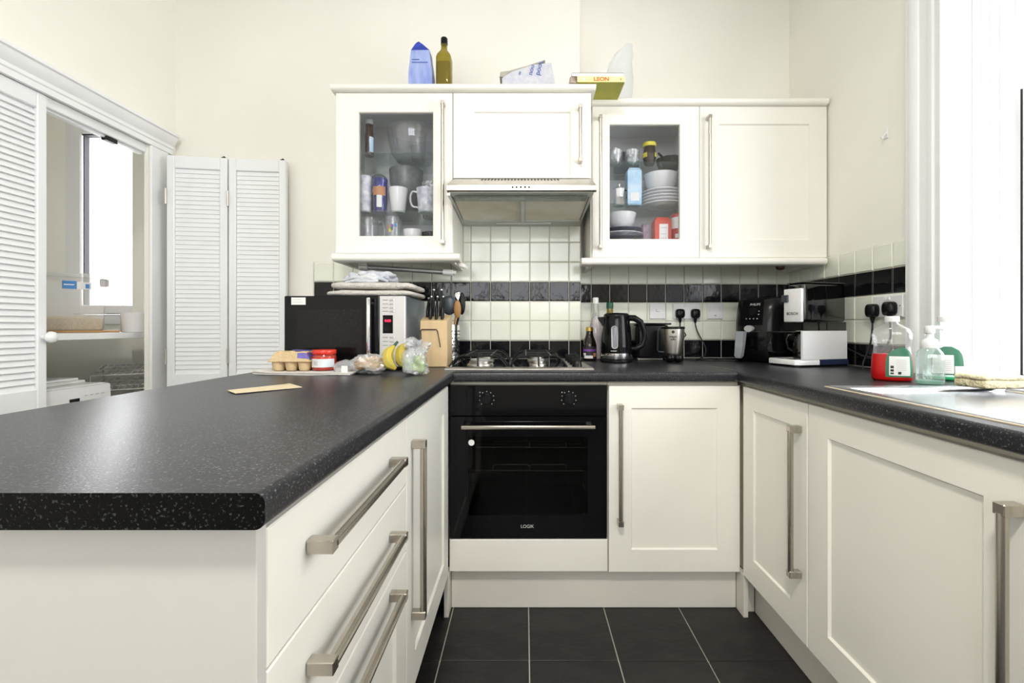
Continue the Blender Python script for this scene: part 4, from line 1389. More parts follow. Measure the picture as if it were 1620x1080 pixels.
# ---- knife block with knives
kb = thing('knife_block', 'pale wooden knife block with a bent wire on its face', 'knife block', (-0.38, 1.93, WT))
kp = [(1.890, WT + 0.001), (1.890, 1.112), (1.905, 1.116), (1.985, 1.140), (2.02, 1.130), (2.02, WT + 0.001)]
g = G()
g.prism(kp, -0.434, -0.322, 'x')
bmesh.ops.bevel(g.bm, geom=list(g.bm.edges), offset=0.002, segments=1, affect='EDGES')
g.mk('block', WOODL, kb, smooth=20)
g = G()
g.tube([(-0.428, 1.8865, 1.022), (-0.431, 1.8860, 1.072), (-0.427, 1.8855, 1.077), (-0.366, 1.8855, 1.077), (-0.361, 1.8860, 1.070), (-0.349, 1.8865, 1.004)], 0.0022, 8)
g.mk('wire', mat('bronze_wire', (0.10, 0.07, 0.05), 0.4, 0.8, var=0.1), kb)
kn = 0
for (x, y, zt, nm) in ((-0.4165, 1.950, 1.212, 'short knife at the outer end of the back row in the wooden block'), (-0.398, 1.915, 1.217, 'front-row knife with a black handle nearest the microwave'), (-0.3975, 1.965, 1.250, 'tall knife with a black riveted handle in the back row, nearer the microwave'),
                       (-0.3725, 1.915, 1.217, 'middle knife of the front row in the wooden block'), (-0.3640, 1.965, 1.250, 'tall knife with a black riveted handle in the back row, nearer the hob'), (-0.3475, 1.915, 1.217, 'front-row knife with a black handle nearest the utensil pot')):
    zb = 1.1145 + (y - 1.905) * 0.3 + 0.0015
    t = thing('kitchen_knife', nm, 'knife', (x, y, zb), group='knives in the wooden block')
    g = G()
    tilt = 0.03
    n = 8
    rings = []
    for k in range(n + 1):
        u = k / n
        zz_ = zb + (zt - zb) * u
        w = 0.0062 + 0.0018 * math.sin(u * PI * 1.6) if k < n else 0.0045
        dpt = 0.010 + 0.002 * math.sin(u * PI * 1.6) if k < n else 0.008
        yy = y + tilt * u
        rings.append([(x + w * math.cos(a), yy + dpt * math.sin(a), zz_) for a in [2 * PI * j / 12 for j in range(12)]])
    g.loft(rings)
    g.mk('knife_handle', BLACKP, t, smooth=50)
    g = G()
    g.lathe([(0.0050, 0.0086, -0.004), (0.0052, 0.0088, 0.002), (0.003, 0.005, 0.004)], (x, y + tilt, zt), 12)
    g.mk('end_cap', CHROME, t, smooth=50)

# ---- perforated utensil pot and utensils
ux, uy, ur = -0.353, 2.105, 0.052
up = thing('utensil_pot', 'perforated steel utensil pot behind the knife block', 'pot', (ux, uy, WT))
g = G()
g.lathe([(ur - 0.003, 0.001), (ur, 0.004), (ur, 0.176), (ur - 0.0015, 0.177), (ur - 0.003, 0.176), (ur - 0.003, 0.006)], (ux, uy, WT), 36)
g.mk('pot_wall', CHROME, up, smooth=40)
g = G()
for j in range(9):
    for k in range(16):
        t = math.radians(-150 + 13.0 * (k + 0.5 * (j % 2)))
        ca, sa = math.cos(t), math.sin(t)
        c0 = (ux + ca * (ur + 0.0006), uy + sa * (ur + 0.0006), WT + 0.024 + j * 0.0155)
        vs = [g.v((c0[0] - sa * 0.0033 * math.cos(b), c0[1] + ca * 0.0033 * math.cos(b), c0[2] + 0.0033 * math.sin(b))) for b in [2 * PI * q_ / 8 for q_ in range(8)]]
        g.f(vs)
po = g.mk('perforations', INK, up, smooth=0)
po['kind'] = 'stuff'
UG = 'utensils in the perforated pot'
uz = WT + 0.010
t = thing('spatula', 'dark grey nylon spatula standing handle-up behind the knives', 'spatula', (ux, uy, uz), group=UG)
G().tube([(-0.362, 2.105, uz), (-0.374, 2.095, 1.12), (-0.383, 2.072, 1.25), (-0.384, 2.068, 1.282)], [0.006, 0.007, 0.0095, 0.008], 10).mk('spatula_handle', GREYPL, t)
G().box(-0.385, -0.34, 2.098, 2.104, uz, uz + 0.07, 0.002).mk('blade', GREYPL, t)
t = thing('ladle', 'dark grey nylon ladle with its round bowl up, next to the knives', 'ladle', (ux, uy, uz), group=UG)
G().tube([(-0.35, 2.12, uz), (-0.352, 2.118, 1.10), (-0.350, 2.112, 1.16)], 0.0055, 10).mk('ladle_handle', GREYPL, t)
G().blob((-0.349, 2.105, 1.187), (0.036, 0.018, 0.045), 2.0, nu=24, nv=16).mk('bowl', GREYPL, t, smooth=80)
t = thing('slotted_spoon', 'silver slotted spoon in the perforated pot', 'spoon', (ux, uy, uz), group=UG)
G().tube([(-0.33, 2.13, uz), (-0.322, 2.135, 1.13), (-0.316, 2.138, 1.19)], 0.0045, 8).mk('spoon_handle', CHROME, t)
G().blob((-0.3135, 2.138, 1.222), (0.019, 0.006, 0.033), 2.2, nu=20, nv=12).mk('bowl', CHROME, t, smooth=80)
t = thing('wooden_spoon', 'brown wooden spoon with its bowl turned outward beside the hob', 'spoon', (ux, uy, uz), group=UG)
G().tube([(-0.345, 2.09, uz), (-0.322, 2.088, 1.08), (-0.316, 2.086, 1.13)], 0.0055, 8).mk('spoon_handle', WOODM, t)
G().blob((-0.308, 2.086, 1.168), (0.017, 0.009, 0.042), 2.0, nu=20, nv=14).mk('bowl', WOODM, t, smooth=80)
t = thing('serving_spoon', 'black serving spoon leaning out over the pot rim', 'spoon', (ux, uy, uz), group=UG)
G().tube([(-0.36, 2.10, uz), (-0.315, 2.112, 1.10), (-0.302, 2.113, 1.15)], 0.005, 8).mk('spoon_handle', BLACKP, t)
G().blob((-0.291, 2.113, 1.195), (0.016, 0.010, 0.052), 2.0, nu=20, nv=14).mk('bowl', BLACKP, t, smooth=80)
t = thing('potato_masher', 'black-handled utensil standing behind the silver slotted spoon', 'utensil', (ux, uy, uz), group=UG)
G().tube([(-0.34, 2.13, uz), (-0.325, 2.140, 1.12), (-0.305, 2.164, 1.22), (-0.302, 2.168, 1.243)], [0.004, 0.006, 0.009, 0.006], 8).mk('utensil_handle', BLACKP, t)

# ================================================================ things on the cooker-wall worktop
# ---- sauce bottle
c = (0.3225, 2.262, WT + 0.001)
t = thing('sauce_bottle', 'small dark sauce bottle with a gold cap and violet label', 'bottle', c)
G().lathe([(0.030, 0), (0.034, 0.004), (0.034, 0.075), (0.031, 0.092), (0.021, 0.118), (0.0175, 0.132), (0.0175, 0.146)], c, 28).mk('bottle_body', SAUCEB, t, smooth=50)
G().lathe([(0.0185, 0.146), (0.0185, 0.163), (0.017, 0.165)], c, 24).mk('cap', GOLD, t)
lab = wrap(G(), c, 0.034, 0.010, 0.070, 190, 350).mk('label', INK, t)
wrap(G(), c, 0.034, 0.046, 0.057, 200, 345, off=0.0012).mk('label_band', VIOLET, lab)
wrap(G(), c, 0.034, 0.012, 0.026, 215, 290, off=0.0012).mk('label_patch', LABELW, lab)
wrap(G(), c, 0.034, 0.027, 0.038, 205, 232, off=0.0012).mk('label_patch', LABELW, lab)
wrap(G(), c, 0.034, 0.020, 0.038, 295, 330, off=0.0012).mk('label_patch', TERRA, lab)
# ---- tall bottle of pink salt
c = (0.3655, 2.345, WT + 0.001)
t = thing('salt_bottle', 'tall clear bottle of pink salt with a white cap', 'bottle', c)
G().lathe([(0.027, 0), (0.030, 0.004), (0.030, 0.05), (0.033, 0.10), (0.034, 0.13), (0.031, 0.165), (0.022, 0.205), (0.015, 0.24), (0.0135, 0.29)], c, 28).mk('glass_body', CLEARG, t, smooth=60)
G().lathe([(0.024, 0.003), (0.027, 0.05), (0.030, 0.10), (0.031, 0.13), (0.028, 0.165), (0.017, 0.21), (0.003, 0.225)], c, 24).mk('salt', PINKB, t, smooth=60)
G().lathe([(0.0155, 0.285), (0.0155, 0.314), (0.013, 0.317)], c, 20).mk('cap', WAPP, t)
# ---- oil bottle behind the kettle
c = (0.444, 2.372, WT + 0.001)
t = thing('oil_bottle', 'olive oil bottle with a dark green cap behind the kettle', 'bottle', c)
G().lathe([(0.030, 0), (0.033, 0.004), (0.033, 0.17), (0.030, 0.19), (0.0165, 0.235), (0.0155, 0.266)], c, 28).mk('glass_body', OILG, t, smooth=50)
G().lathe([(0.0175, 0.262), (0.0180, 0.266), (0.0180, 0.290), (0.016, 0.293)], c, 20).mk('cap', CAPGREEN, t)
# ---- kettle
kx, ky, kz = 0.4375, 2.170, WT + 0.001
t = thing('kettle', 'black electric kettle with a chrome base band', 'kettle', (kx, ky, kz))
G().lathe([(0.072, 0), (0.0755, 0.003), (0.0755, 0.010), (0.071, 0.014)], (kx, ky, kz), 36).mk('power_base', BLACKP, t)
G().lathe([(0.0715, 0.015), (0.0745, 0.018), (0.0735, 0.043)], (kx, ky, kz), 40).mk('chrome_band', CHROME, t, smooth=50)
G().lathe([(0.0735, 0.0435), (0.0738, 0.05), (0.069, 0.13), (0.062, 0.205), (0.060, 0.216)], (kx, ky, kz), 40).mk('kettle_body', BLACKG, t, smooth=60)
G().lathe([(0.060, 0.217), (0.0595, 0.224), (0.050, 0.231), (0.002, 0.234)], (kx, ky, kz), 36).mk('lid', BLACKP, t, smooth=50)
G().loft([[(kx - 0.045, ky - 0.022, kz + 0.150), (kx - 0.045, ky + 0.022, kz + 0.150), (kx - 0.045, ky + 0.018, kz + 0.216), (kx - 0.045, ky - 0.018, kz + 0.216)],
          [(kx - 0.068, ky - 0.012, kz + 0.172), (kx - 0.068, ky + 0.012, kz + 0.172), (kx - 0.070, ky + 0.011, kz + 0.214), (kx - 0.070, ky - 0.011, kz + 0.214)],
          [(kx - 0.086, ky - 0.006, kz + 0.200), (kx - 0.086, ky + 0.006, kz + 0.200), (kx - 0.090, ky + 0.006, kz + 0.212), (kx - 0.090, ky - 0.006, kz + 0.212)]]).mk('spout', BLACKP, t)
G().tube([(kx + 0.050, ky, kz + 0.209), (kx + 0.085, ky, kz + 0.208), (kx + 0.115, ky, kz + 0.190), (kx + 0.132, ky, kz + 0.150), (kx + 0.134, ky, kz + 0.110), (kx + 0.122, ky, kz + 0.078), (kx + 0.095, ky, kz + 0.062), (kx + 0.066, ky, kz + 0.062)], [0.015, 0.0155, 0.014, 0.0125, 0.012, 0.012, 0.012, 0.012], 14).mk('kettle_handle', BLACKP, t, smooth=60)
wg = G()
pts = []
for k in range(20):
    a = 2 * PI * k / 20
    dx = 0.0125 * math.cos(a)
    dz = 0.118 + (0.039 if math.sin(a) > 0 else -0.039) + 0.0125 * math.sin(a)
    rr_ = 0.0738 - (dz - 0.05) * 0.0605
    pts.append((kx - 0.0215 + dx, ky - math.sqrt(max(1e-6, (rr_ + 0.001) ** 2 - (dx - 0.0215) ** 2)), kz + dz))
wg.tube(pts + [pts[0]], 0.0022, 6)
wg.mk('gauge_ring', SILVERP, t, smooth=60)
wg = G()
wg.f([wg.v(p) for p in pts])
wg.mk('water_gauge', mat('grey_water_gauge', (0.22, 0.22, 0.26), 0.2, var=0.1), t, smooth=0)
G().box(kx - 0.040, kx + 0.000, ky - 0.0722, ky - 0.068, kz + 0.0535, kz + 0.0565).mk('maker_print', INKW, t, smooth=0)
# ---- toaster behind the kettle
tx, ty, tz = 0.645, 2.355, WT + 0.001
t = thing('toaster', 'black toaster end-on between the kettle and the blender', 'toaster', (tx, ty, tz))
g = G()
g.lathe([(0.086, 0.075, 0.010), (0.089, 0.078, 0.02), (0.087, 0.077, 0.16), (0.083, 0.073, 0.172), (0.070, 0.06, 0.176)], (tx, ty, tz), 32, sq=5)
g.mk('toaster_body', BLACKP, t, smooth=40)
G().box(tx - 0.088, tx + 0.090, ty - 0.079, ty + 0.077, tz + 0.1762, tz + 0.186, 0.004, 2).mk('top_plate', BLACKP, t)
G().box(tx - 0.060, tx + 0.060, ty - 0.035, ty - 0.010, tz + 0.1855, tz + 0.1866).box(tx - 0.060, tx + 0.060, ty + 0.010, ty + 0.035, tz + 0.1855, tz + 0.1866).mk('slots', INK, t, smooth=0)['kind'] = 'stuff'
G().box(tx - 0.080, tx + 0.080, ty - 0.070, ty + 0.070, tz, tz + 0.010, 0.003).mk('toaster_foot', STEEL, t)
G().tube([(tx + 0.026, ty - 0.082, tz + 0.155), (tx + 0.020, ty - 0.084, tz + 0.15), (tx + 0.018, ty - 0.085, tz + 0.05), (tx + 0.024, ty - 0.083, tz + 0.042), (tx + 0.055, ty - 0.082, tz + 0.040)], 0.004, 8).mk('trim_bead', GREYPL, t)
# ---- small blender
bx_, by_, bz_ = 0.700, 2.150, WT + 0.001
t = thing('cup_blender', 'small silver cup blender with a black lid and base', 'blender', (bx_, by_, bz_))
g = G()
for k in range(4):
    a = math.radians(45 + 90 * k)
    g.blob((bx_ + 0.026 * math.cos(a), by_ + 0.026 * math.sin(a), bz_ + 0.021), (0.024, 0.024, 0.021), 2.3, nu=20, nv=12)
g.mk('blender_base', BLACKG, t, smooth=80)
G().lathe([(0.030, 0.030), (0.038, 0.041), (0.0395, 0.048), (0.047, 0.085), (0.0515, 0.125), (0.0525, 0.156)], (bx_, by_, bz_), 36).mk('cup', STEEL, t, smooth=60)
G().lathe([(0.0545, 0.1565), (0.0550, 0.160), (0.0545, 0.166), (0.050, 0.168)], (bx_, by_, bz_), 36).mk('lid', BLACKP, t)
G().lathe([(0.007, 0), (0.007, -0.0012)], (bx_ - 0.015, by_ - 0.0505, bz_ + 0.143), 16, 'y').mk('logo', INK, t)
text('logo_print', 'magic', 0.016, INK, t, (bx_ - 0.015, by_ - 0.0520, bz_ + 0.122), FRONT, 0.001)
text('logo_print', 'bullet', 0.011, INK, t, (bx_ - 0.015, by_ - 0.0500, bz_ + 0.109), FRONT, 0.001)
G().tube([(bx_ + 0.051, by_, bz_ + 0.145), (bx_ + 0.062, by_, bz_ + 0.128), (bx_ + 0.049, by_, bz_ + 0.112)], 0.003, 6).mk('hook', BLACKP, t)


# ---- sockets and plugs
def faceplate(name, label, cx, cz, w, mp, group, kind):
    t = thing(name, label, 'socket', mp(cx, cz, 0), group=group)
    g = G(mp)
    h = 0.0425
    g.loft([rect(cx - w, cx + w, cz - h, cz + h, 0, 0), rect(cx - w, cx + w, cz - h, cz + h, 0.0, 0.006), rect(cx - w, cx + w, cz - h, cz + h, 0.003, 0.009)])
    g.mk('faceplate', SOCKET, t, smooth=20)
    for dx in ((-w + 0.012), (w - 0.012)):
        g = G(mp)
        g.box(cx + dx - 0.0022, cx + dx + 0.0022, cz - 0.0022, cz + 0.0022, 0.0085, 0.0096)
        g.mk('screw', STEEL, t, smooth=0)
    if kind == 'phone':
        g = G(mp)
        g.box(cx - 0.009, cx - 0.007, cz - 0.004, cz + 0.012, 0.0085, 0.0094)
        g.box(cx - 0.007, cx + 0.010, cz - 0.004, cz - 0.002, 0.0085, 0.0094)
        g.mk('phone_port', INK, t, smooth=0)
    elif kind == 'switch':
        g = G(mp)
        g.box(cx - 0.016, cx + 0.016, cz + 0.000, cz + 0.030, 0.0085, 0.0105, 0.0006)
        g.box(cx - 0.006, cx + 0.006, cz - 0.024, cz - 0.016, 0.0085, 0.0115, 0.0006)
        g.mk('rocker', WAPP, t)
        G(mp).box(cx - 0.004, cx + 0.004, cz - 0.0245, cz - 0.0215, 0.0100, 0.0119).mk('indicator', INK, t, smooth=0)
    else:
        for dx in (-0.008, 0.008):
            g = G(mp)
            g.box(cx + dx - 0.0055, cx + dx + 0.0055, cz + 0.024, cz + 0.036, 0.0085, 0.0125, 0.0008)
            g.mk('rocker', WAPP, t)
    return t


def plug(label, u, w, mp, pts, cordlabel, big=1.0):
    t = thing('plug', label, 'plug', mp(u, w, 0.01), group='black three-pin plugs')
    g = G(mp)
    g.lathe([(0.0215 * big, 0.0235 * big, 0.0095), (0.0235 * big, 0.0255 * big, 0.014), (0.0225 * big, 0.0245 * big, 0.033), (0.015 * big, 0.016 * big, 0.040)], (u, w, 0), 20, sq=3.2)
    g.mk('plug_body', BLACKP, t, smooth=50)
    g = G(mp)
    g.tube([(u, w - 0.018, 0.020), (u, w - 0.034, 0.020), (u, w - 0.050, 0.020)], [0.0105, 0.0085, 0.0045], 10)
    g.mk('cord_grip', BLACKP, t)
    g = G()
    g.tube([mp(u, w - 0.048, 0.020)] + pts, 0.0033, 8)
    g.mk('power_cord', CORDM, t, smooth=60)
    return t


mbk = back(YA - 0.0085)
SGR = 'white wall sockets and switches'
faceplate('telephone_socket', 'white telephone socket on the tiles, without a plug', 0.713, 1.1715, 0.0425, mbk, SGR, 'phone')
faceplate('double_socket', 'white double socket on the cooker wall tiles above the blender', 0.868, 1.1715, 0.073, mbk, SGR, 'double')
faceplate('fused_switch', 'white fused switch plate on the tiles nearest the air fryer', 1.022, 1.1715, 0.0425, mbk, SGR, 'switch')


plug('black plug above the blender with its flex hanging behind it', 0.829, 1.158, mbk, smooth_pts([(0.829, 2.428, 1.11), (0.828, 2.425, 1.05), (0.826, 2.42, 0.97), (0.815, 2.40, 0.9255), (0.79, 2.36, 0.9245), (0.76, 2.28, 0.9245)]), '')
plug('black plug on the cooker wall with its flex looping onto the worktop', 0.911, 1.158, mbk, smooth_pts([(0.911, 2.428, 1.10), (0.922, 2.425, 1.06), (0.952, 2.42, 1.00), (0.960, 2.41, 0.965), (0.945, 2.39, 0.935), (0.90, 2.34, 0.9245), (0.86, 2.28, 0.9245), (0.90, 2.23, 0.9245), (0.97, 2.22, 0.9245), (1.02, 2.19, 0.9245)]), '')
mrt = rface(XR - 0.0085)
faceplate('double_socket', 'white double socket beside the window casing', 1.772, 1.168, 0.073, mrt, SGR, 'double')
plug('black plug in the window-side socket, further from the casing', 1.832, 1.153, mrt, smooth_pts([(1.400, 1.832, 1.09), (1.398, 1.838, 1.03), (1.392, 1.85, 0.98), (1.385, 1.86, 0.945), (1.375, 1.85, 0.9245), (1.36, 1.83, 0.9245)]), '', 1.08)
plug('black plug in the window-side socket, next to the casing', 1.745, 1.158, mrt, smooth_pts([(1.402, 1.745, 1.10), (1.404, 1.75, 1.04), (1.402, 1.79, 0.99), (1.402, 1.86, 0.965), (1.404, 1.95, 0.985), (1.406, 2.05, 1.015), (1.408, 2.12, 1.02)]), '', 1.08)
# wall hook
g = G(rface(XR))
g.box(1.786, 1.804, 1.83, 1.870, 0.0003, 0.004, 0.0015)
g.mp = None
g.tube([(XR - 0.004, 1.795, 1.85), (XR - 0.014, 1.795, 1.838), (XR - 0.018, 1.795, 1.828), (XR - 0.022, 1.795, 1.838)], 0.0035, 8)
tag(g.mk('wall_hook', WAPP), 'small white stick-on hook on the bare wall by the window', 'hook')

# ---- air fryer
ax_, ay_, az_ = 1.178, 2.225, WT + 0.001
t = thing('air_fryer', 'black air fryer with a silver-grey basket handle in the corner', 'air fryer', (ax_, ay_, az_), math.radians(32))
# own axes: the front faces -x
G().lathe([(0.110, 0.106, 0.0), (0.122, 0.118, 0.008), (0.128, 0.122, 0.06), (0.128, 0.122, 0.142)], seg=40, sq=2.6).mk('basket', BLACKG, t, smooth=60)
g = G()
rings = []
for (z, fx) in ((0.145, -0.128), (0.18, -0.126), (0.25, -0.112), (0.295, -0.098), (0.306, -0.085)):
    sh = 1.0 if z < 0.29 else (0.96 if z < 0.30 else 0.86)
    rg = []
    for k in range(40):
        a = 2 * PI * k / 40
        ct, st_ = math.cos(a), math.sin(a)
        xx = math.copysign(abs(ct) ** (2 / 2.6), ct)
        yy = math.copysign(abs(st_) ** (2 / 2.6), st_)
        rg.append(((xx * -fx if xx < 0 else xx * 0.124) * (1 if xx < 0 else sh), yy * 0.121 * sh, z))
    rings.append(rg)
g.loft(rings)
ub = g.mk('upper_body', BLACKP, t, smooth=60)
g = G()
g.loft([[(-0.1285, -0.055, 0.175), (-0.1285, 0.055, 0.175), (-0.1010, 0.050, 0.292), (-0.1010, -0.050, 0.292)], [(-0.124, -0.055, 0.175), (-0.124, 0.055, 0.175), (-0.096, 0.050, 0.292), (-0.096, -0.050, 0.292)]])
fp = g.mk('touch_panel', BLACKG, t, smooth=0)
text('maker_print', 'PHILIPS', 0.016, INKW, fp, (-0.1075, -0.012, 0.272), (math.radians(77), 0, -PI / 2), 0.0004)
g = G()
for (y, z) in ((-0.03, 0.205), (-0.012, 0.205), (0.006, 0.205), (0.024, 0.205), (-0.034, 0.225), (-0.034, 0.24)):
    x = -0.1285 + (z - 0.175) * 0.0275 / 0.117 - 0.0006
    g.box(x, x + 0.001, y - 0.003, y + 0.003, z - 0.002, z + 0.002)
g.mk('touch_icons', INKW, fp, smooth=0)
g = G()
g.lathe([(0.022, 0), (0.022, 0.012), (0.018, 0.016)], (0, 0, 0), 20, 'x')
me_ = g.mesh('latch', SILVERP, 40)
inst('latch', me_, t, (-0.144, 0.0, 0.158), (0, 0, 0), (1.2, 1, 0.7))
G().box(-0.205, -0.125, -0.014, 0.014, 0.118, 0.142, 0.004).mk('handle_arm', BLACKP, t)
g = G()
g.loft([[(-0.207 - 0.006, -0.018, 0.145), (-0.185, -0.018, 0.145), (-0.185, 0.018, 0.145), (-0.213, 0.018, 0.145)],
        [(-0.219, -0.019, 0.09), (-0.197, -0.019, 0.09), (-0.197, 0.019, 0.09), (-0.219, 0.019, 0.09)],
        [(-0.228, -0.017, 0.032), (-0.208, -0.017, 0.032), (-0.208, 0.017, 0.032), (-0.228, 0.017, 0.032)],
        [(-0.226, -0.010, 0.022), (-0.212, -0.010, 0.022), (-0.212, 0.010, 0.022), (-0.226, 0.010, 0.022)]])
g.mk('basket_handle', mat('silver_grey_handle', (0.36, 0.38, 0.42), 0.35, 0.3, var=0.05), t, smooth=40)

# ---- filter coffee machine
t = thing('coffee_machine', 'white filter coffee machine with a smoked water tank', 'coffee machine', (1.137, 1.872, WT + 0.001), math.radians(17))
g = G()
ptsb = [(0.0, 0.006), (0.10, 0.0), (0.262, 0.0), (0.262, 0.165), (0.0, 0.165), (-0.012, 0.15), (-0.014, 0.02)]
g.prism([(x * 0.97 + 0.005, y * 0.95 + 0.004) for x, y in ptsb], 0.0, 0.008, 'z')
g.mk('underside', BLACKP, t)
g = G()
g.loft([[(x, y, 0.008) for x, y in ptsb], [(x, y, 0.024) for x, y in ptsb], [(x * 0.98 + 0.003, y * 0.97 + 0.003, 0.030) for x, y in ptsb]])
for q in g.bm.faces:
    c_ = q.calc_center_median()
    if c_.x > 0.09 and c_.z < 0.028:
        q.material_index = 1
g.mk('base_tray', [WAPP, mat('blue_black_gloss', (0.02, 0.03, 0.07), 0.12, var=0.1)], t, smooth=40)
g = G()
g.loft([[(-0.0125, 0.035, 0.0235), (-0.0125, 0.125, 0.0235), (0.009, 0.125, 0.0318), (0.009, 0.035, 0.0318)], [(-0.008, 0.035, 0.020), (-0.008, 0.125, 0.020), (0.012, 0.125, 0.028), (0.012, 0.035, 0.028)]])
g.mk('control_strip', BLACKG, t, smooth=0)
g = G()
g.prism([(0.010, 0.0305), (0.255, 0.0305), (0.255, 0.150), (0.010, 0.150)], 0.0015, 0.010, 'y')
g.mk('side_panel', WAPP, t, smooth=20)
G().box(0.105, 0.255, 0.0105, 0.086, 0.0305, 0.150, 0.002).mk('lower_body', WAPP, t, smooth=40)
G().box(0.012, 0.1045, 0.0105, 0.086, 0.152, 0.186).mk('drip_stop', BLACKP, t)
tk = G().box(0.0165, 0.253, 0.0035, 0.084, 0.1875, 0.350, 0.012, 3).mk('water_tank', SMOKE, t, smooth=40)
G().box(0.0165, 0.253, 0.0035, 0.0095, 0.1505, 0.1872, 0.001).mk('tank_skirt', SMOKE, tk, smooth=0)
G().box(0.015, 0.254, 0.0025, 0.085, 0.3505, 0.354, 0.0015).mk('tank_lid', SMOKE, tk)
G().box(0.110, 0.118, 0.040, 0.048, 0.195, 0.285, 0.002).mk('float_gauge', WAPP, tk)
hd_ = G().box(0.002, 0.0158, 0.001, 0.088, 0.187, 0.327, 0.004, 2).mk('brew_head', WAPP, t, smooth=40)
text('maker_print', 'BOSCH', 0.017, INK, hd_, (0.0012, 0.044, 0.222), (PI / 2, 0, -PI / 2), 0.0004)
G().box(-0.006, 0.003, 0.062, 0.094, 0.272, 0.302, 0.002).mk('filter_catch', GREYPL, hd_)
cf = thing('coffee_jug', 'dark glass coffee jug on the coffee machine hotplate', 'jug', (0, 0, 0), 0.0)
cfl = Matrix.Translation((1.137, 1.872, WT + 0.001)) @ Matrix.Rotation(math.radians(17), 4, 'Z') @ Vector((0.058, 0.049, 0.0312))
cf.location = cfl
G().lathe([(0.028, 0.0), (0.032, 0.003), (0.0335, 0.055), (0.030, 0.085), (0.025, 0.102), (0.026, 0.106), (0.0245, 0.106), (0.0235, 0.102), (0.028, 0.084), (0.032, 0.055), (0.030, 0.004)], seg=28).mk('glass_body', CARAFE, cf, smooth=50)
G().lathe([(0.0265, 0.1063), (0.027, 0.109), (0.022, 0.114), (0.004, 0.116)], seg=24).mk('lid', BLACKP, cf)
G().tube([(-0.022, 0.008, 0.104), (-0.048, 0.014, 0.100), (-0.056, 0.016, 0.080), (-0.050, 0.014, 0.045), (-0.034, 0.010, 0.035)], 0.005, 8).mk('jug_handle', BLACKP, cf)

# ================================================================ by the sink
def soap_prof(pr, c, seg=36, sq=2.3):
    return G().lathe(pr, c, seg, sq=sq)


def spatch(g, pr, c, z0, z1, a0, a1, off=0.0010, sq=2.3, nz=8, na=14, arch=False):
    """label following a lathe surface; arch rounds its upper corners"""
    def at(z):
        for p, q in zip(pr, pr[1:]):
            if p[2] <= z <= q[2] and q[2] > p[2]:
                u = (z - p[2]) / (q[2] - p[2])
                return p[0] + (q[0] - p[0]) * u, p[1] + (q[1] - p[1]) * u
        return pr[-1][:2]
    def pt(u, v):
        z = z0 + (z1 - z0) * v
        w = 1.0
        if arch and v > 0.55:
            w = math.sqrt(max(0.02, 1 - ((v - 0.55) / 0.46) ** 2))
        am = (a0 + a1) / 2
        a = math.radians(am + (a1 - a0) * (u - 0.5) * w)
        rx, ry = at(z)
        ct, st_ = math.cos(a), math.sin(a)
        x = math.copysign(abs(ct) ** (2 / sq), ct) * (rx + off)
        y = math.copysign(abs(st_) ** (2 / sq), st_) * (ry + off)
        return (c[0] + x, c[1] + y, c[2] + z)
    return g.grid(pt, na, nz)


PR = [(0.046, 0.026, 0.0), (0.051, 0.030, 0.006), (0.0525, 0.031, 0.03), (0.0505, 0.030, 0.07), (0.0465, 0.028, 0.098), (0.0455, 0.0275, 0.106), (0.049, 0.029, 0.125), (0.0515, 0.030, 0.143), (0.046, 0.028, 0.160), (0.028, 0.022, 0.172), (0.0165, 0.0155, 0.178), (0.0165, 0.0155, 0.184)]
c = (1.150, 1.425, WT + 0.001)
t = thing('washing_up_bottle', 'clear washing-up bottle half full of red liquid with a green label', 'bottle', c, math.radians(-34), group='washing-up bottles by the sink')
c = (0, 0, 0)
soap_prof(PR, c).mk('bottle_body', SOAPC, t, smooth=60)
soap_prof([(p[0] + 0.0003, p[1] + 0.0003, p[2]) for p in PR[:4]] + [(0.0490, 0.0294, 0.083)], c).mk('red_liquid', RED, t, smooth=60)
G().lathe([(0.0185, 0.183), (0.0190, 0.185), (0.0190, 0.199), (0.017, 0.2005)], c, 24).mk('cap', WAPP, t)
lab = spatch(G(), PR, c, 0.013, 0.104, 253, 338, arch=True).mk('label', GREENS, t, smooth=80)
spatch(G(), PR, c, 0.018, 0.077, 262, 318, off=0.0018).mk('label_panel', LABELW, lab, smooth=80)
for (z0, z1, a0, a1) in ((0.022, 0.027, 265, 271), (0.030, 0.037, 265, 271), (0.040, 0.048, 265, 271), (0.022, 0.030, 280, 288)):
    spatch(G(), PR, c, z0, z1, a0, a1, off=0.0026, nz=2, na=3).mk('label_print', INK, lab, smooth=0)
for k in range(6):
    spatch(G(), PR, c, 0.035 + k * 0.006, 0.0362 + k * 0.006, 276, 304, off=0.0026, nz=1, na=5).mk('label_print', INKW, lab, smooth=0)
c = (1.330, 1.440, WT + 0.001)
PR2 = [(p[0] * 0.98, p[1], p[2] * 1.0) for p in PR]
t = thing('washing_up_bottle', 'clear washing-up bottle almost empty of green liquid with a white cap', 'bottle', c, math.radians(-34), group='washing-up bottles by the sink')
c = (0, 0, 0)
soap_prof(PR2, c).mk('bottle_body', SOAPG, t, smooth=60)
soap_prof([(p[0] + 0.0003, p[1] + 0.0003, p[2]) for p in PR2[:2]] + [(0.0505, 0.0305, 0.012)], c).mk('green_liquid', GREENL, t, smooth=60)
G().lathe([(0.0185, 0.183), (0.0190, 0.185), (0.0190, 0.199), (0.017, 0.2005)], c, 24).mk('cap', WAPP, t)
lab = spatch(G(), PR2, c, 0.018, 0.106, 228, 318, arch=True).mk('label', GREENS, t, smooth=80)
spatch(G(), PR2, c, 0.022, 0.080, 232, 285, off=0.0018).mk('label_panel', LABELW, lab, smooth=80)
spatch(G(), PR2, c, 0.022, 0.046, 287, 322, off=0.0018).mk('label_panel', LABELW, lab, smooth=80)
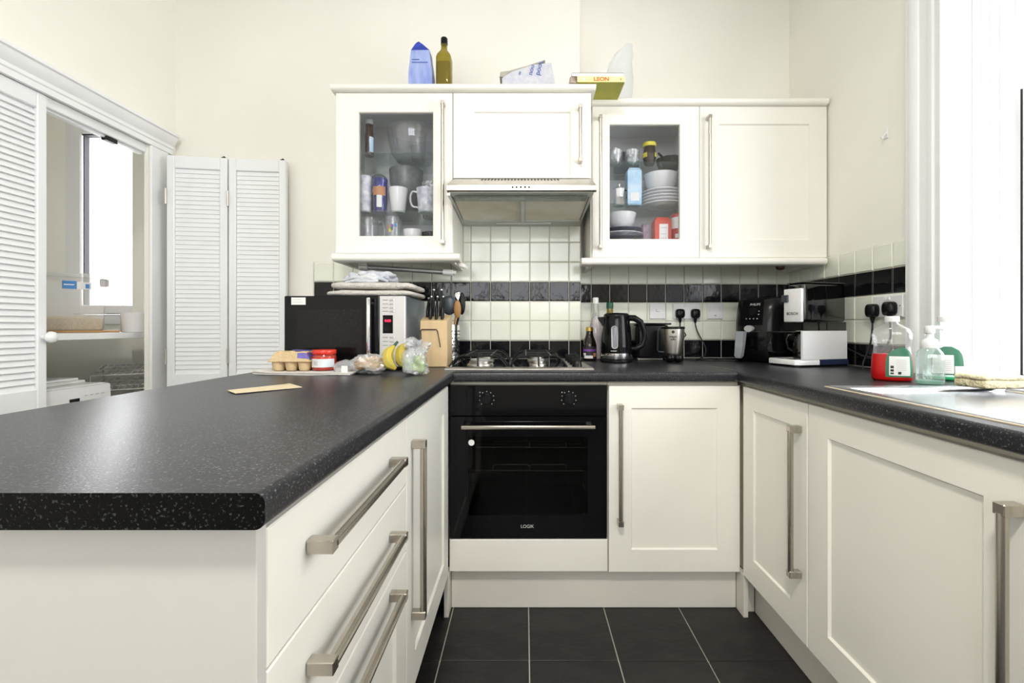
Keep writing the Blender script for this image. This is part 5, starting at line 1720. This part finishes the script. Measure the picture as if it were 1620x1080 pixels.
for k in range(6):
    spatch(G(), PR2, c, 0.032 + k * 0.006, 0.0332 + k * 0.006, 250, 280, off=0.0026, nz=1, na=5).mk('label_print', INKW, lab, smooth=0)
PR3 = [(0.030, 0.024, 0.0), (0.0325, 0.0265, 0.005), (0.0325, 0.0265, 0.075), (0.030, 0.025, 0.092), (0.021, 0.020, 0.104), (0.018, 0.018, 0.108)]
c = (1.193, 1.340, WT + 0.001)
t = thing('soap_pump', 'clear foaming soap dispenser with a white pump top', 'soap dispenser', c, math.radians(-30))
c = (0, 0, 0)
soap_prof(PR3, c, sq=2.8).mk('bottle_body', SOAPG, t, smooth=60)
soap_prof([(0.029, 0.023, 0.001), (0.031, 0.025, 0.005), (0.031, 0.025, 0.010)], c, sq=2.8).mk('soap', clear('pale_green_soap', (0.7, 0.92, 0.82), 0.06, 0.05, 0.3, (0.5, 0.75, 0.65)), t, smooth=60)
G().lathe([(0.021, 0.106), (0.0215, 0.108), (0.0215, 0.122), (0.017, 0.130), (0.010, 0.134), (0.008, 0.150)], c, 24).mk('collar', WAPP, t, smooth=40)
g = G()
g.lathe([(0.009, 0.146), (0.0125, 0.150), (0.0125, 0.168), (0.010, 0.171)], c, 20)
g.tube([(c[0], c[1], c[2] + 0.163), (c[0] + 0.018, c[1] - 0.004, c[2] + 0.165), (c[0] + 0.030, c[1] - 0.007, c[2] + 0.160)], [0.007, 0.0065, 0.005], 10)
g.mk('pump_head', WAPP, t, smooth=50)
# sponge scourer
g = G()
g.box(-0.065, 0.065, -0.038, 0.038, 0.0, 0.024, 0.006, 2)
g.box(-0.068, 0.066, -0.040, 0.036, 0.022, 0.034, 0.005, 2)
bmesh.ops.subdivide_edges(g.bm, edges=list(g.bm.edges), cuts=2, use_grid_fill=True)
for v_ in g.bm.verts:
    n_ = noise.noise(v_.co * 30) * 0.004
    v_.co += Vector((n_, noise.noise(v_.co * 33 + Vector((5, 0, 0))) * 0.004, n_ * 0.5 + 0.012 * max(0, -v_.co.x - 0.02) * 2))
so = g.mk('sponge', SPONGE, smooth=60)
so.location = (1.232, 1.205, WT + 0.0085)
so.rotation_euler = (0, 0, math.radians(8))
tag(so, 'pale yellow sponge scourer on the drainer edge', 'sponge')

# ================================================================ on top of the wall cabinets
TL, TR = 2.1412, 2.1557
# blue packet
t = thing('blue_packet', 'blue paper packet with a folded top beside the olive bottle', 'packet', (-0.474, 2.10, TL))
g = G()
bx = lambda w, d, z, sx=0, sy=0: [(-0.474 - w + sx, 2.10 - d + sy, z), (-0.474 + w + sx, 2.10 - d + sy, z), (-0.474 + w + sx, 2.10 + d + sy, z), (-0.474 - w + sx, 2.10 + d + sy, z)]
g.loft([bx(0.055, 0.032, TL + 0.0005), bx(0.054, 0.034, TL + 0.10), bx(0.045, 0.032, TL + 0.175, -0.001), bx(0.042, 0.030, TL + 0.205, -0.001)])
for q in g.bm.faces:
    if q.calc_center_median().y < 2.075:
        q.material_index = 1
g.mk('packet_body', [BLUEBAG, BLUEFACE], t, smooth=0)
g = G()
a = bx(0.042, 0.030, TL + 0.2052, -0.001)
g.loft([a, [(-0.500, 2.072, TL + 0.232), (-0.466, 2.076, TL + 0.236), (-0.468, 2.088, TL + 0.238), (-0.500, 2.088, TL + 0.232)], [(-0.492, 2.074, TL + 0.242), (-0.484, 2.078, TL + 0.249), (-0.486, 2.082, TL + 0.249), (-0.492, 2.082, TL + 0.242)]])
g.mk('folded_top', BLUEBAG, t, smooth=0)
G().box(-0.512, -0.478, 2.0658, 2.0668, TL + 0.158, TL + 0.162).box(-0.512, -0.44, 2.0648, 2.0662, TL + 0.145, TL + 0.149).mk('packet_print', BLUEINK, t, smooth=0)['kind'] = 'stuff'
# olive bottle
c = (-0.371, 2.10, TL + 0.0005)
t = thing('olive_oil_bottle', 'square olive-green oil bottle with a black cap on the cabinet top', 'bottle', c)
G().lathe([(0.033, 0.0), (0.035, 0.004), (0.035, 0.178), (0.031, 0.192), (0.018, 0.212), (0.0135, 0.222), (0.0130, 0.248)], c, 32, sq=4.5).mk('glass_body', OILG, t, smooth=40)
G().lathe([(0.031, 0.004), (0.032, 0.006), (0.032, 0.155)], c, 32, sq=4.5).mk('oil', mat('golden_olive_oil', (0.34, 0.25, 0.015), 0.2, var=0.15), t, smooth=40)
G().lathe([(0.0155, 0.246), (0.0158, 0.248), (0.0158, 0.273), (0.0135, 0.277)], c, 24).mk('cap', BLACKP, t)
# papers
t = thing('folded_papers', 'sheaf of folded printed papers on the cabinet above the hood', 'papers', (0.02, 2.09, TL))
nw = G()
nw.prism([(-0.112, TL + 0.062), (-0.108, TL + 0.083), (-0.07, TL + 0.088), (0.01, TL + 0.110), (0.088, TL + 0.137), (0.092, TL + 0.134), (0.012, TL + 0.100), (-0.05, TL + 0.075), (-0.09, TL + 0.060)], 2.03, 2.15, 'y')
nw.mk('folded_sheet', mat('greyed_paper', (0.46, 0.44, 0.38), 0.85, var=0.2, vscale=40), t, smooth=0)
g = G()
fr_ = [(-0.10, 2.02, TL + 0.0005), (0.140, 2.02, TL + 0.0005), (0.118, 2.018, TL + 0.118), (0.04, 2.018, TL + 0.108), (-0.055, 2.018, TL + 0.078), (-0.10, 2.019, TL + 0.050)]
g.loft([fr_, [(x, y + 0.11, z) for x, y, z in fr_]])
bk = g.mk('printed_bundle', mat('bluish_printed_paper', (0.50, 0.52, 0.62), 0.8, col2=(0.60, 0.60, 0.63), vscale=60), t, smooth=0)
for i, (x, z, s_, b_) in enumerate(((0.030, 2.226, 0.030, 'nou'), (0.064, 2.234, 0.032, 'poos'), (-0.022, 2.212, 0.016, 'ne'))):
    text('paper_print', b_, s_, BLUEINK, bk, (x, 2.0165, z), (PI / 2, -PI / 2 + 0.25, 0), 0.0006)
# cook books
t = thing('cookbook', 'yellow cookbook with orange spine lettering, overhanging the cabinet edge', 'book', (0.31, 2.05, TL), group='books on the cabinet top')
bz0 = TL + 0.0006
g = G()
g.box(0.226, 0.432, 1.962, 1.966, bz0, bz0 + 0.026, 0.001)
g.box(0.226, 0.432, 1.966, 2.130, bz0, bz0 + 0.0025)
g.box(0.226, 0.432, 1.966, 2.130, bz0 + 0.0235, bz0 + 0.026)
for q in g.bm.faces:
    if q.normal.z < -0.5 or q.calc_center_median().z < bz0 + 0.0001:
        q.material_index = 1
g.mk('cover', [BKYEL, BKGRN], t, smooth=0)
G().box(0.229, 0.429, 1.9665, 2.126, bz0 + 0.0028, bz0 + 0.0232).mk('pages', PAGES, t, smooth=0)
text('spine_lettering', 'LEON', 0.0225, ORANGE, t, (0.331, 1.9612, bz0 + 0.0125), FRONT, 0.0006, bold=0.0006, sx=1.15)
G().box(0.413, 0.417, 1.9612, 1.9622, bz0 + 0.008, bz0 + 0.017).mk('spine_mark', ORANGE, t, smooth=0)
G().box(0.250, 0.262, 1.9612, 1.9622, bz0 + 0.009, bz0 + 0.018).mk('spine_mark', PAGES, t, smooth=0)
t = thing('notebook', 'white book lying on top of the yellow cookbook', 'book', (0.31, 2.06, bz0 + 0.0265), group='books on the cabinet top')
g = G()
g.box(0.204, 0.428, 1.968, 2.12, bz0 + 0.0268, bz0 + 0.0285)
g.box(0.204, 0.428, 1.968, 1.971, bz0 + 0.0268, bz0 + 0.044)
g.box(0.204, 0.428, 1.968, 2.12, bz0 + 0.0425, bz0 + 0.044)
g.mk('cover', CARDBOARD, t, smooth=0)
G().box(0.206, 0.426, 1.9715, 2.118, bz0 + 0.0288, bz0 + 0.0422).mk('pages', PAGES, t, smooth=0)
t = thing('small_book', 'small brown-edged book tucked under the white book beside the cookbook', 'book', (0.21, 2.06, TL), group='books on the cabinet top')
G().box(0.196, 0.2245, 1.966, 2.10, TL + 0.0006, TL + 0.026, 0.001).mk('cover', mat('brown_book_cover', (0.22, 0.13, 0.09), 0.6, col2=(0.50, 0.46, 0.40), vscale=30), t, smooth=0)
# clear bag
t = thing('clear_bag', 'tall empty clear plastic pouch standing behind the books', 'bag', (0.485, 2.26, TR))
g = G()
sp = [(0.062, 0.030, 0.0), (0.066, 0.034, 0.05), (0.068, 0.034, 0.16), (0.058, 0.026, 0.24), (0.044, 0.016, 0.285), (0.022, 0.007, 0.32), (0.016, 0.004, 0.335)]
rings = []
for (rx, ry, h) in sp:
    rg = []
    for k in range(28):
        a = 2 * PI * k / 28
        sh = 0.066 - rx
        p = Vector((rx * math.cos(a), ry * math.sin(a), h))
        n_ = 1 + 0.16 * noise.noise(p * 26)
        rg.append((0.470 + sh + p.x * n_, 2.26 + p.y * n_, TR + 0.0006 + h))
    rings.append(rg)
g.loft(rings)
g.mk('film', FILM, t, smooth=30)

# ================================================================ inside the glass cabinets
def cup(name, label, cat, c, pr, m, grp, handle_at=None, wall=0.003, seg=28, sq=None):
    """open vessel with wall thickness; pr = outer (r, h)"""
    t = thing(name, label, cat, c, group=grp)
    inner = [(max(0.001, r - wall), max(h, wall)) for r, h in pr][::-1]
    G().lathe(pr + inner, c, seg).mk('body', m, t, smooth=50)
    if handle_at is not None:
        a, r0, z0, z1, out = handle_at
        ca, sa = math.cos(a), math.sin(a)
        q = [(r0 - 0.002, z1), (r0 + out * 0.7, z1 + 0.002), (r0 + out, (z0 + z1) / 2 + 0.01), (r0 + out * 0.75, z0 + 0.008), (r0 - 0.004, z0)]
        G().tube(smooth_pts([(c[0] + ca * r, c[1] + sa * r, c[2] + z) for r, z in q], 4), 0.0045, 8).mk('handle', m, t, smooth=60)
    return t


MG = 'crockery in the mug cabinet'
s0, s1, s2 = UZ0 + 0.0185, 1.6095, 1.8695
cup('tall_cup', 'tall white cup with grey print, middle shelf of the mug cabinet', 'cup', (-0.732, 2.085, s1), [(0.027, 0), (0.0285, 0.003), (0.0305, 0.165)], CERPRINT, MG)
t = cup('blue_glass', 'cobalt blue glass tumbler next to the tall printed cup', 'glass', (-0.663, 2.09, s1), [(0.028, 0), (0.030, 0.004), (0.0325, 0.155)], BLUEG, MG)
wrap(G(), (-0.663, 2.09, s1), 0.0325, 0.075, 0.115, 215, 330).mk('printed_band', TERRA, t)
wrap(G(), (-0.663, 2.09, s1), 0.0325, 0.020, 0.075, 258, 300).mk('printed_band', LABELW, t)
t = thing('stoppered_bottle', 'dark brown bottle with a round stopper behind the blue glass', 'bottle', (-0.712, 2.21, s1), group=MG)
G().lathe([(0.030, 0), (0.032, 0.004), (0.032, 0.11), (0.020, 0.14)], (-0.712, 2.21, s1), 24).mk('body', BROWNG, t, smooth=50)
G().lathe([(0.040, -0.004), (0.043, 0), (0.040, 0.004)], (-0.708, 2.21, s1 + 0.178), 28, 'y').mk('stopper', CERGREY, t, smooth=50)
cup('white_mug', 'plain white tapered mug in the middle of the mug cabinet', 'mug', (-0.580, 2.090, s1), [(0.029, 0), (0.031, 0.003), (0.038, 0.06), (0.0435, 0.112)], CERAM, MG)
cup('printed_mug', 'pale printed mug with a curved handle, middle shelf', 'mug', (-0.452, 2.095, s1), [(0.036, 0), (0.038, 0.003), (0.041, 0.06), (0.046, 0.112)], CERPRINT, MG, (PI + 0.15, 0.042, 0.025, 0.095, 0.030))
cup('patterned_cup', 'black-and-white speckled cup behind the printed mug', 'cup', (-0.447, 2.200, s1), [(0.040, 0), (0.044, 0.004), (0.049, 0.170)], CERPAT, MG)
cup('grey_bowl', 'grey bowl at the bottom of the pair behind the white mug', 'bowl', (-0.578, 2.232, s1 + 0.0005), [(0.030, 0), (0.034, 0.004), (0.058, 0.05), (0.066, 0.105)], CERGREY, MG)
cup('grey_bowl', 'dark grey rounded bowl standing above the white mug', 'bowl', (-0.580, 2.232, s1 + 0.107), [(0.052, 0), (0.066, 0.02), (0.078, 0.07), (0.082, 0.135)], CERGREY, MG)
cup('glass_mug', 'clear glass mug with a handle, lowest shelf of the mug cabinet', 'mug', (-0.716, 2.09, s0), [(0.040, 0), (0.042, 0.004), (0.042, 0.158)], CLEARG, MG, (0.1, 0.041, 0.05, 0.14, 0.03))
t = cup('glass_tumbler', 'clear tumbler with coloured flowers, lowest shelf', 'glass', (-0.600, 2.085, s0), [(0.034, 0), (0.036, 0.004), (0.038, 0.160)], CLEARG, MG)
for (z, a, m_) in ((0.105, 240, TERRA), (0.095, 265, GREENS), (0.112, 290, BLUEPRINT), (0.088, 252, YELLOWL), (0.108, 268, VIOLET)):
    wrap(G(), (-0.600, 2.085, s0), 0.038, z, z + 0.015, a, a + 16, 4).mk('printed_flower', m_, t)
cup('white_ramekin', 'small white dish beside the flowered tumbler', 'dish', (-0.514, 2.09, s0), [(0.036, 0), (0.040, 0.004), (0.043, 0.104)], CERAM, MG)
cup('black_dish', 'low black dish at the lowest shelf end beneath the printed mug', 'dish', (-0.435, 2.12, s0), [(0.035, 0), (0.04, 0.004), (0.048, 0.097)], BLACKP, MG)
t = thing('brown_bottle', 'slim dark brown bottle with a pale cap on the top shelf', 'bottle', (-0.713, 2.09, s2), group=MG)
G().lathe([(0.019, 0), (0.020, 0.003), (0.020, 0.09), (0.0165, 0.115), (0.0165, 0.145)], (-0.713, 2.09, s2), 22).mk('body', BROWNG, t, smooth=50)
G().lathe([(0.018, 0.145), (0.018, 0.165), (0.015, 0.168)], (-0.713, 2.09, s2), 20).mk('cap', INKW, t)
wrap(G(), (-0.713, 2.09, s2), 0.020, 0.015, 0.085, 290, 350).mk('label', CARTON, t)
cup('glass_bowl', 'large clear glass bowl on the top shelf of the mug cabinet', 'bowl', (-0.530, 2.175, s2), [(0.075, 0), (0.080, 0.003), (0.105, 0.04), (0.122, 0.12), (0.124, 0.15)], CLEARG, MG, wall=0.004)
cup('glass_jug', 'small faceted clear glass standing inside the large glass bowl', 'glass', (-0.505, 2.16, s2 + 0.0045), [(0.030, 0), (0.032, 0.003), (0.040, 0.13)], CLEARG, MG, seg=10)

PG = 'crockery in the plate cabinet'
r0, r1, r2 = VZ0 + 0.0185, 1.6795, 1.8795


def plate(name, label, c, r, m, grp, h=0.016):
    t = thing(name, label, 'plate', c, group=grp)
    G().lathe([(r * 0.55, 0.0), (r * 0.6, 0.002), (r * 0.75, 0.006), (r, h), (r, h + 0.003), (r * 0.74, 0.010), (r * 0.58, 0.005)], c, 40).mk('dish', m, t, smooth=50)
    return t


for k in range(5):
    plate('white_plate', ['lowest', 'second lowest', 'middle', 'second highest', 'topmost'][k] + ' white plate of the stack on the middle shelf', (0.690, 2.29, r1 + k * 0.0155), 0.103, CERAM, 'white plates stacked under the large bowl')
cup('large_bowl', 'large white bowl on top of the white plate stack', 'bowl', (0.683, 2.285, r1 + 5 * 0.0155 + 0.005), [(0.040, 0), (0.044, 0.003), (0.072, 0.03), (0.085, 0.085)], CERAM, PG)
for k in range(7):
    plate('dinner_plate', ['lowest', 'second', 'third', 'fourth', 'fifth', 'sixth', 'topmost'][k] + (' navy' if k % 2 == 0 else ' pale grey') + ' dinner plate of the bottom-shelf stack, counted upward', (0.484, 2.30, r0 + k * 0.0205), 0.112, CERNAVY if k % 2 == 0 else CERPRINT, 'dinner plates stacked under the small white bowl')
cup('cereal_bowl', 'white bowl on top of the navy dinner plates', 'bowl', (0.487, 2.285, r0 + 7 * 0.0205 + 0.004), [(0.035, 0), (0.038, 0.003), (0.060, 0.025), (0.072, 0.075)], CERAM, PG)


def packet(name, label, cx, cy, z, w, d, h, m, grp, cat='packet', tuck=0.7):
    t = thing(name, label, cat, (cx, cy, z), group=grp)
    g = G()
    rg = lambda a, b, zz: [(cx - w * a, cy - d * b, zz), (cx + w * a, cy - d * b, zz), (cx + w * a, cy + d * b, zz), (cx - w * a, cy + d * b, zz)]
    g.loft([rg(0.96, 0.96, z), rg(1, 1, z + h * 0.08), rg(1, 1, z + h * 0.88), rg(tuck, tuck, z + h * 0.97), rg(tuck * 0.9, 0.15, z + h)])
    g.mk('wrapper', m, t, smooth=0)
    return t


FG = 'food packets in the plate cabinet'
t = packet('blue_carton', 'pale blue paper carton on the middle shelf of the plate cabinet', 0.535, 2.24, r1, 0.034, 0.028, 0.190, CARTON, FG)
G().box(0.515, 0.557, 2.2105, 2.2118, r1 + 0.02, r1 + 0.06).mk('label', LABELW, t, smooth=0)
t = packet('red_packet', 'red food packet with a white label, lowest shelf', 0.671, 2.235, r0, 0.040, 0.032, 0.195, REDPACK, FG)
lp = G().box(0.652, 0.694, 2.2010, 2.2026, r0 + 0.03, r0 + 0.155).mk('label', LABELW, t, smooth=0)
G().box(0.657, 0.690, 2.2000, 2.2012, r0 + 0.135, r0 + 0.139).box(0.657, 0.685, 2.2000, 2.2012, r0 + 0.105, r0 + 0.108).box(0.657, 0.688, 2.2000, 2.2012, r0 + 0.085, r0 + 0.088).mk('label_print', INKW, lp, smooth=0)['kind'] = 'stuff'
packet('pale_packet', 'pale pink packet squeezed between the dinner plates and the red packet', 0.6155, 2.345, r0, 0.015, 0.040, 0.185, mat('pale_pink_packet', (0.62, 0.50, 0.54), 0.5, col2=(0.35, 0.20, 0.40), vscale=40), FG)
t = thing('red_tin', 'red and white tin at the end of the lowest shelf', 'tin', (0.760, 2.235, r0), group=FG)
cyl_c = (0.760, 2.235, r0)
G().lathe([(0.038, 0), (0.040, 0.003), (0.040, 0.205), (0.037, 0.208)], cyl_c, 32).mk('tin_body', REDTIN, t, smooth=40)
wrap(G(), cyl_c, 0.040, 0.135, 0.190, 170, 370).mk('white_band', LABELW, t)
wrap(G(), cyl_c, 0.040, 0.088, 0.108, 222, 250).mk('white_mark', LABELW, t)
t = thing('moka_pot', 'small silver moka pot on the middle shelf of the plate cabinet', 'coffee pot', (0.464, 2.235, r1), group=PG)
G().lathe([(0.030, 0), (0.031, 0.003), (0.024, 0.042), (0.025, 0.048), (0.031, 0.082)], (0.464, 2.235, r1), 8).mk('pot_body', CHROME, t, smooth=10)
G().lathe([(0.031, 0.0822), (0.029, 0.086), (0.006, 0.096), (0.006, 0.108), (0.002, 0.110)], (0.464, 2.235, r1), 16).mk('lid', CHROME, t)
G().tube([(0.492, 2.235, r1 + 0.078), (0.506, 2.235, r1 + 0.076), (0.502, 2.235, r1 + 0.038)], 0.004, 8).mk('pot_handle', BLACKP, t)
t = thing('spread_jar', 'dark jar with a bright yellow lid on the top shelf', 'jar', (0.613, 2.235, r2), group=FG)
G().lathe([(0.020, 0), (0.024, 0.005), (0.032, 0.035), (0.032, 0.055), (0.027, 0.085), (0.026, 0.090)], (0.613, 2.235, r2), 26).mk('jar_body', DKJAR, t, smooth=60)
wrap(G(), (0.613, 2.235, r2), 0.0322, 0.034, 0.056, 185, 235).mk('label', YELCAP, t)
wrap(G(), (0.613, 2.235, r2), 0.0322, 0.034, 0.056, 305, 355).mk('label', YELCAP, t)
G().lathe([(0.031, 0.089), (0.032, 0.092), (0.032, 0.106), (0.029, 0.109)], (0.613, 2.235, r2), 26).mk('lid', YELCAP, t)
for (x, nm) in ((0.528, 'glass of crumpled white paper beside the yellow-lidded jar'), (0.444, 'glass of crumpled white paper at the door-handle end of the top shelf')):
    t = cup('storage_glass', nm, 'glass', (x, 2.235, r2), [(0.028, 0), (0.031, 0.003), (0.038, 0.07)], CLEARG, PG)
    G().blob((x, 2.235, r2 + 0.045), (0.026, 0.026, 0.038), 2.0, 0.016, 60, 24, 16, x * 9).mk('crumpled_paper', LABELW, t, smooth=20)
tag(G().box(0.465, 0.592, 2.355, 2.395, r2, r2 + 0.115, 0.002).mk('navy_box', CERNAVY), 'navy blue box at the back of the top shelf', 'box', FG)
t = thing('frying_pan', 'small black pan on the top shelf of the plate cabinet', 'pan', (0.728, 2.285, r2), group=PG)
G().lathe([(0.048, 0), (0.054, 0.003), (0.068, 0.046), (0.066, 0.046), (0.052, 0.005)], (0.728, 2.285, r2), 32).mk('pan_body', BLACKP, t, smooth=50)
G().tube([(0.683, 2.245, r2 + 0.038), (0.665, 2.225, r2 + 0.046), (0.650, 2.208, r2 + 0.048)], 0.006, 8).mk('pan_handle', BLACKM, t)

# ================================================================ inside the utility cupboard
SH = 1.060
tag(G().box(CX + 0.005, -1.878, 1.005, 2.50, SH - 0.026, SH, 0.001).mk('cupboard_shelf', WHITE), 'white shelf board across the utility cupboard', 'shelf')
t = thing('chopping_board', 'thin brown wooden board under the rice box', 'board', (-2.22, 2.14, SH), math.radians(41.7))
G().box(-0.20, 0.235, -0.155, 0.13, 0.0006, 0.011, 0.002).mk('board', BOARDW, t)
rb = thing('storage_box', 'clear plastic storage box part filled with rice', 'storage box', (-2.255, 2.175, SH + 0.0118), math.radians(41.7))
bxr = lambda i, zz: [(-0.182 + i, -0.127 + i, zz), (0.182 - i, -0.127 + i, zz), (0.182 - i, 0.127 - i, zz), (-0.182 + i, 0.127 - i, zz)]
g = G()
g.loft([bxr(0.008, 0.0), bxr(0.004, 0.004), bxr(0.0, 0.12), bxr(-0.007, 0.248)], cap=True)
g.mk('box_wall', BOXP, rb, smooth=30)
G().loft([bxr(0.010, 0.003), bxr(0.006, 0.03), bxr(0.004, 0.055), bxr(0.06, 0.066)]).mk('rice', RICE, rb, smooth=0)
lidp = G().loft([bxr(-0.012, 0.2485), bxr(-0.015, 0.252), bxr(-0.015, 0.262), bxr(-0.006, 0.268)]).mk('lid', BOXP, rb, smooth=30)
G().box(0.165, 0.199, -0.05, 0.05, 0.215, 0.2515, 0.004).mk('clip', WAPP, lidp)
lb2 = G().box(0.040, 0.088, -0.1345, -0.1335, 0.193, 0.230).mk('label', BLUEPRINT, rb, smooth=0)
G().box(0.045, 0.080, -0.1352, -0.1344, 0.210, 0.215).mk('label_print', LABELW, lb2, smooth=0)
lb3 = G().box(0.089, 0.138, -0.1342, -0.1332, 0.192, 0.226).mk('label', LABELW, rb, smooth=0)
G().box(0.118, 0.132, -0.1349, -0.1341, 0.197, 0.218).mk('label_print', BLUEPRINT, lb3, smooth=0)
c = (-1.962, 2.290, SH + 0.0006)
cup('white_pot', 'plain white plant pot at the end of the cupboard shelf', 'pot', c, [(0.050, 0), (0.053, 0.003), (0.056, 0.098)], CERAM, 'pots in the utility cupboard', wall=0.004)
t = thing('letter_pile', 'loose white letters lying between the rice box and the white pot', 'papers', (-2.03, 2.40, SH))
for k in range(3):
    g = G()
    a = 0.2 + 0.25 * k
    p = lambda x, y: (-2.00 + x * math.cos(a) - y * math.sin(a), 2.425 + x * math.sin(a) + y * math.cos(a))
    q = [p(-0.09, -0.05), p(0.09, -0.05), p(0.09, 0.05), p(-0.09, 0.05)]
    z0_ = SH + 0.0006 + k * 0.003
    g.loft([[(x, y, z0_ + (0.022 if (k == 2 and j in (0, 3)) else 0)) for j, (x, y) in enumerate(q)], [(x, y, z0_ + 0.0022 + (0.022 if (k == 2 and j in (0, 3)) else 0)) for j, (x, y) in enumerate(q)]])
    g.mk('letter', [CARDBOARD, PAPER, LABELW][k], t, smooth=0)
# washing machine
wm = thing('washing_machine', 'white washing machine under the cupboard shelf', 'washing machine', (-2.14, 1.735, 0))
G().box(-2.43, -1.862, 1.432, 2.030, 0.0008, 0.842, 0.006).mk('cabinet_body', WAPP, wm)
pnl = G().loft([[(-1.8615, 1.434, 0.725), (-1.843, 1.434, 0.728), (-1.847, 1.434, 0.836), (-1.8615, 1.434, 0.840)], [(-1.8615, 2.028, 0.725), (-1.843, 2.028, 0.728), (-1.847, 2.028, 0.836), (-1.8615, 2.028, 0.840)]]).mk('control_panel', WAPP, wm)
G().box(-1.8455, -1.8425, 1.845, 1.885, 0.780, 0.793).mk('display', BLACKG, pnl, smooth=0)
for y in (1.915, 1.94, 1.965, 1.99):
    G().box(-1.8458, -1.8425, y - 0.006, y + 0.006, 0.798, 0.802).mk('panel_mark', INKW, pnl, smooth=0)
G().lathe([(0.028, 0), (0.026, 0.016), (0.022, 0.019)], (-1.845, 1.70, 0.785), 24, 'x').mk('dial', WAPP, pnl)
G().lathe([(0.165, 0), (0.165, 0.012), (0.15, 0.02), (0.13, 0.012)], (-1.8625, 1.735, 0.42), 36, 'x').mk('porthole', SILVERP, wm)
t = thing('folded_boards', 'flat white cardboard lying on the washing machine', 'cardboard', (-2.08, 1.78, 0.842))
G().box(-2.26, -1.93, 1.55, 2.000, 0.8428, 0.856, 0.002).mk('sheet', CARDBOARD, t)
G().box(-2.27, -1.945, 1.54, 1.985, 0.8565, 0.866, 0.002).mk('sheet', WHITE, t)
# wire rack on legs
rk = thing('wire_rack', 'white wire rack standing beside the washing machine', 'rack', (-2.105, 2.2, 0.0), math.atan2(0.566, 0.824))
for zz_, w_ in ((0.850, 0.28), (0.775, 0.28)):
    g = G()
    tl = 0.075
    zf = lambda y: zz_ + tl * y
    for y in (0.0, 0.115, 0.23, 0.345):
        g.tube([(0, y, zf(y)), (w_, y, zf(y))], 0.0035, 8)
    for k in range(12):
        x = w_ * k / 11
        g.tube([(x, -0.004, zf(0) + 0.004), (x, 0.349, zf(0.349) + 0.004)], 0.0022, 6)
    g.mk('wire_tier', WIRE, rk, smooth=60)
for (x, y) in ((0.002, 0.002), (0.278, 0.002), (0.002, 0.343), (0.278, 0.343)):
    G().tube([(x, y, 0.0008), (x, y, 0.85 + 0.075 * y)], 0.004, 8).mk('leg', WIRE, rk, smooth=60)

for o in LOCAL:
    del o['_local']
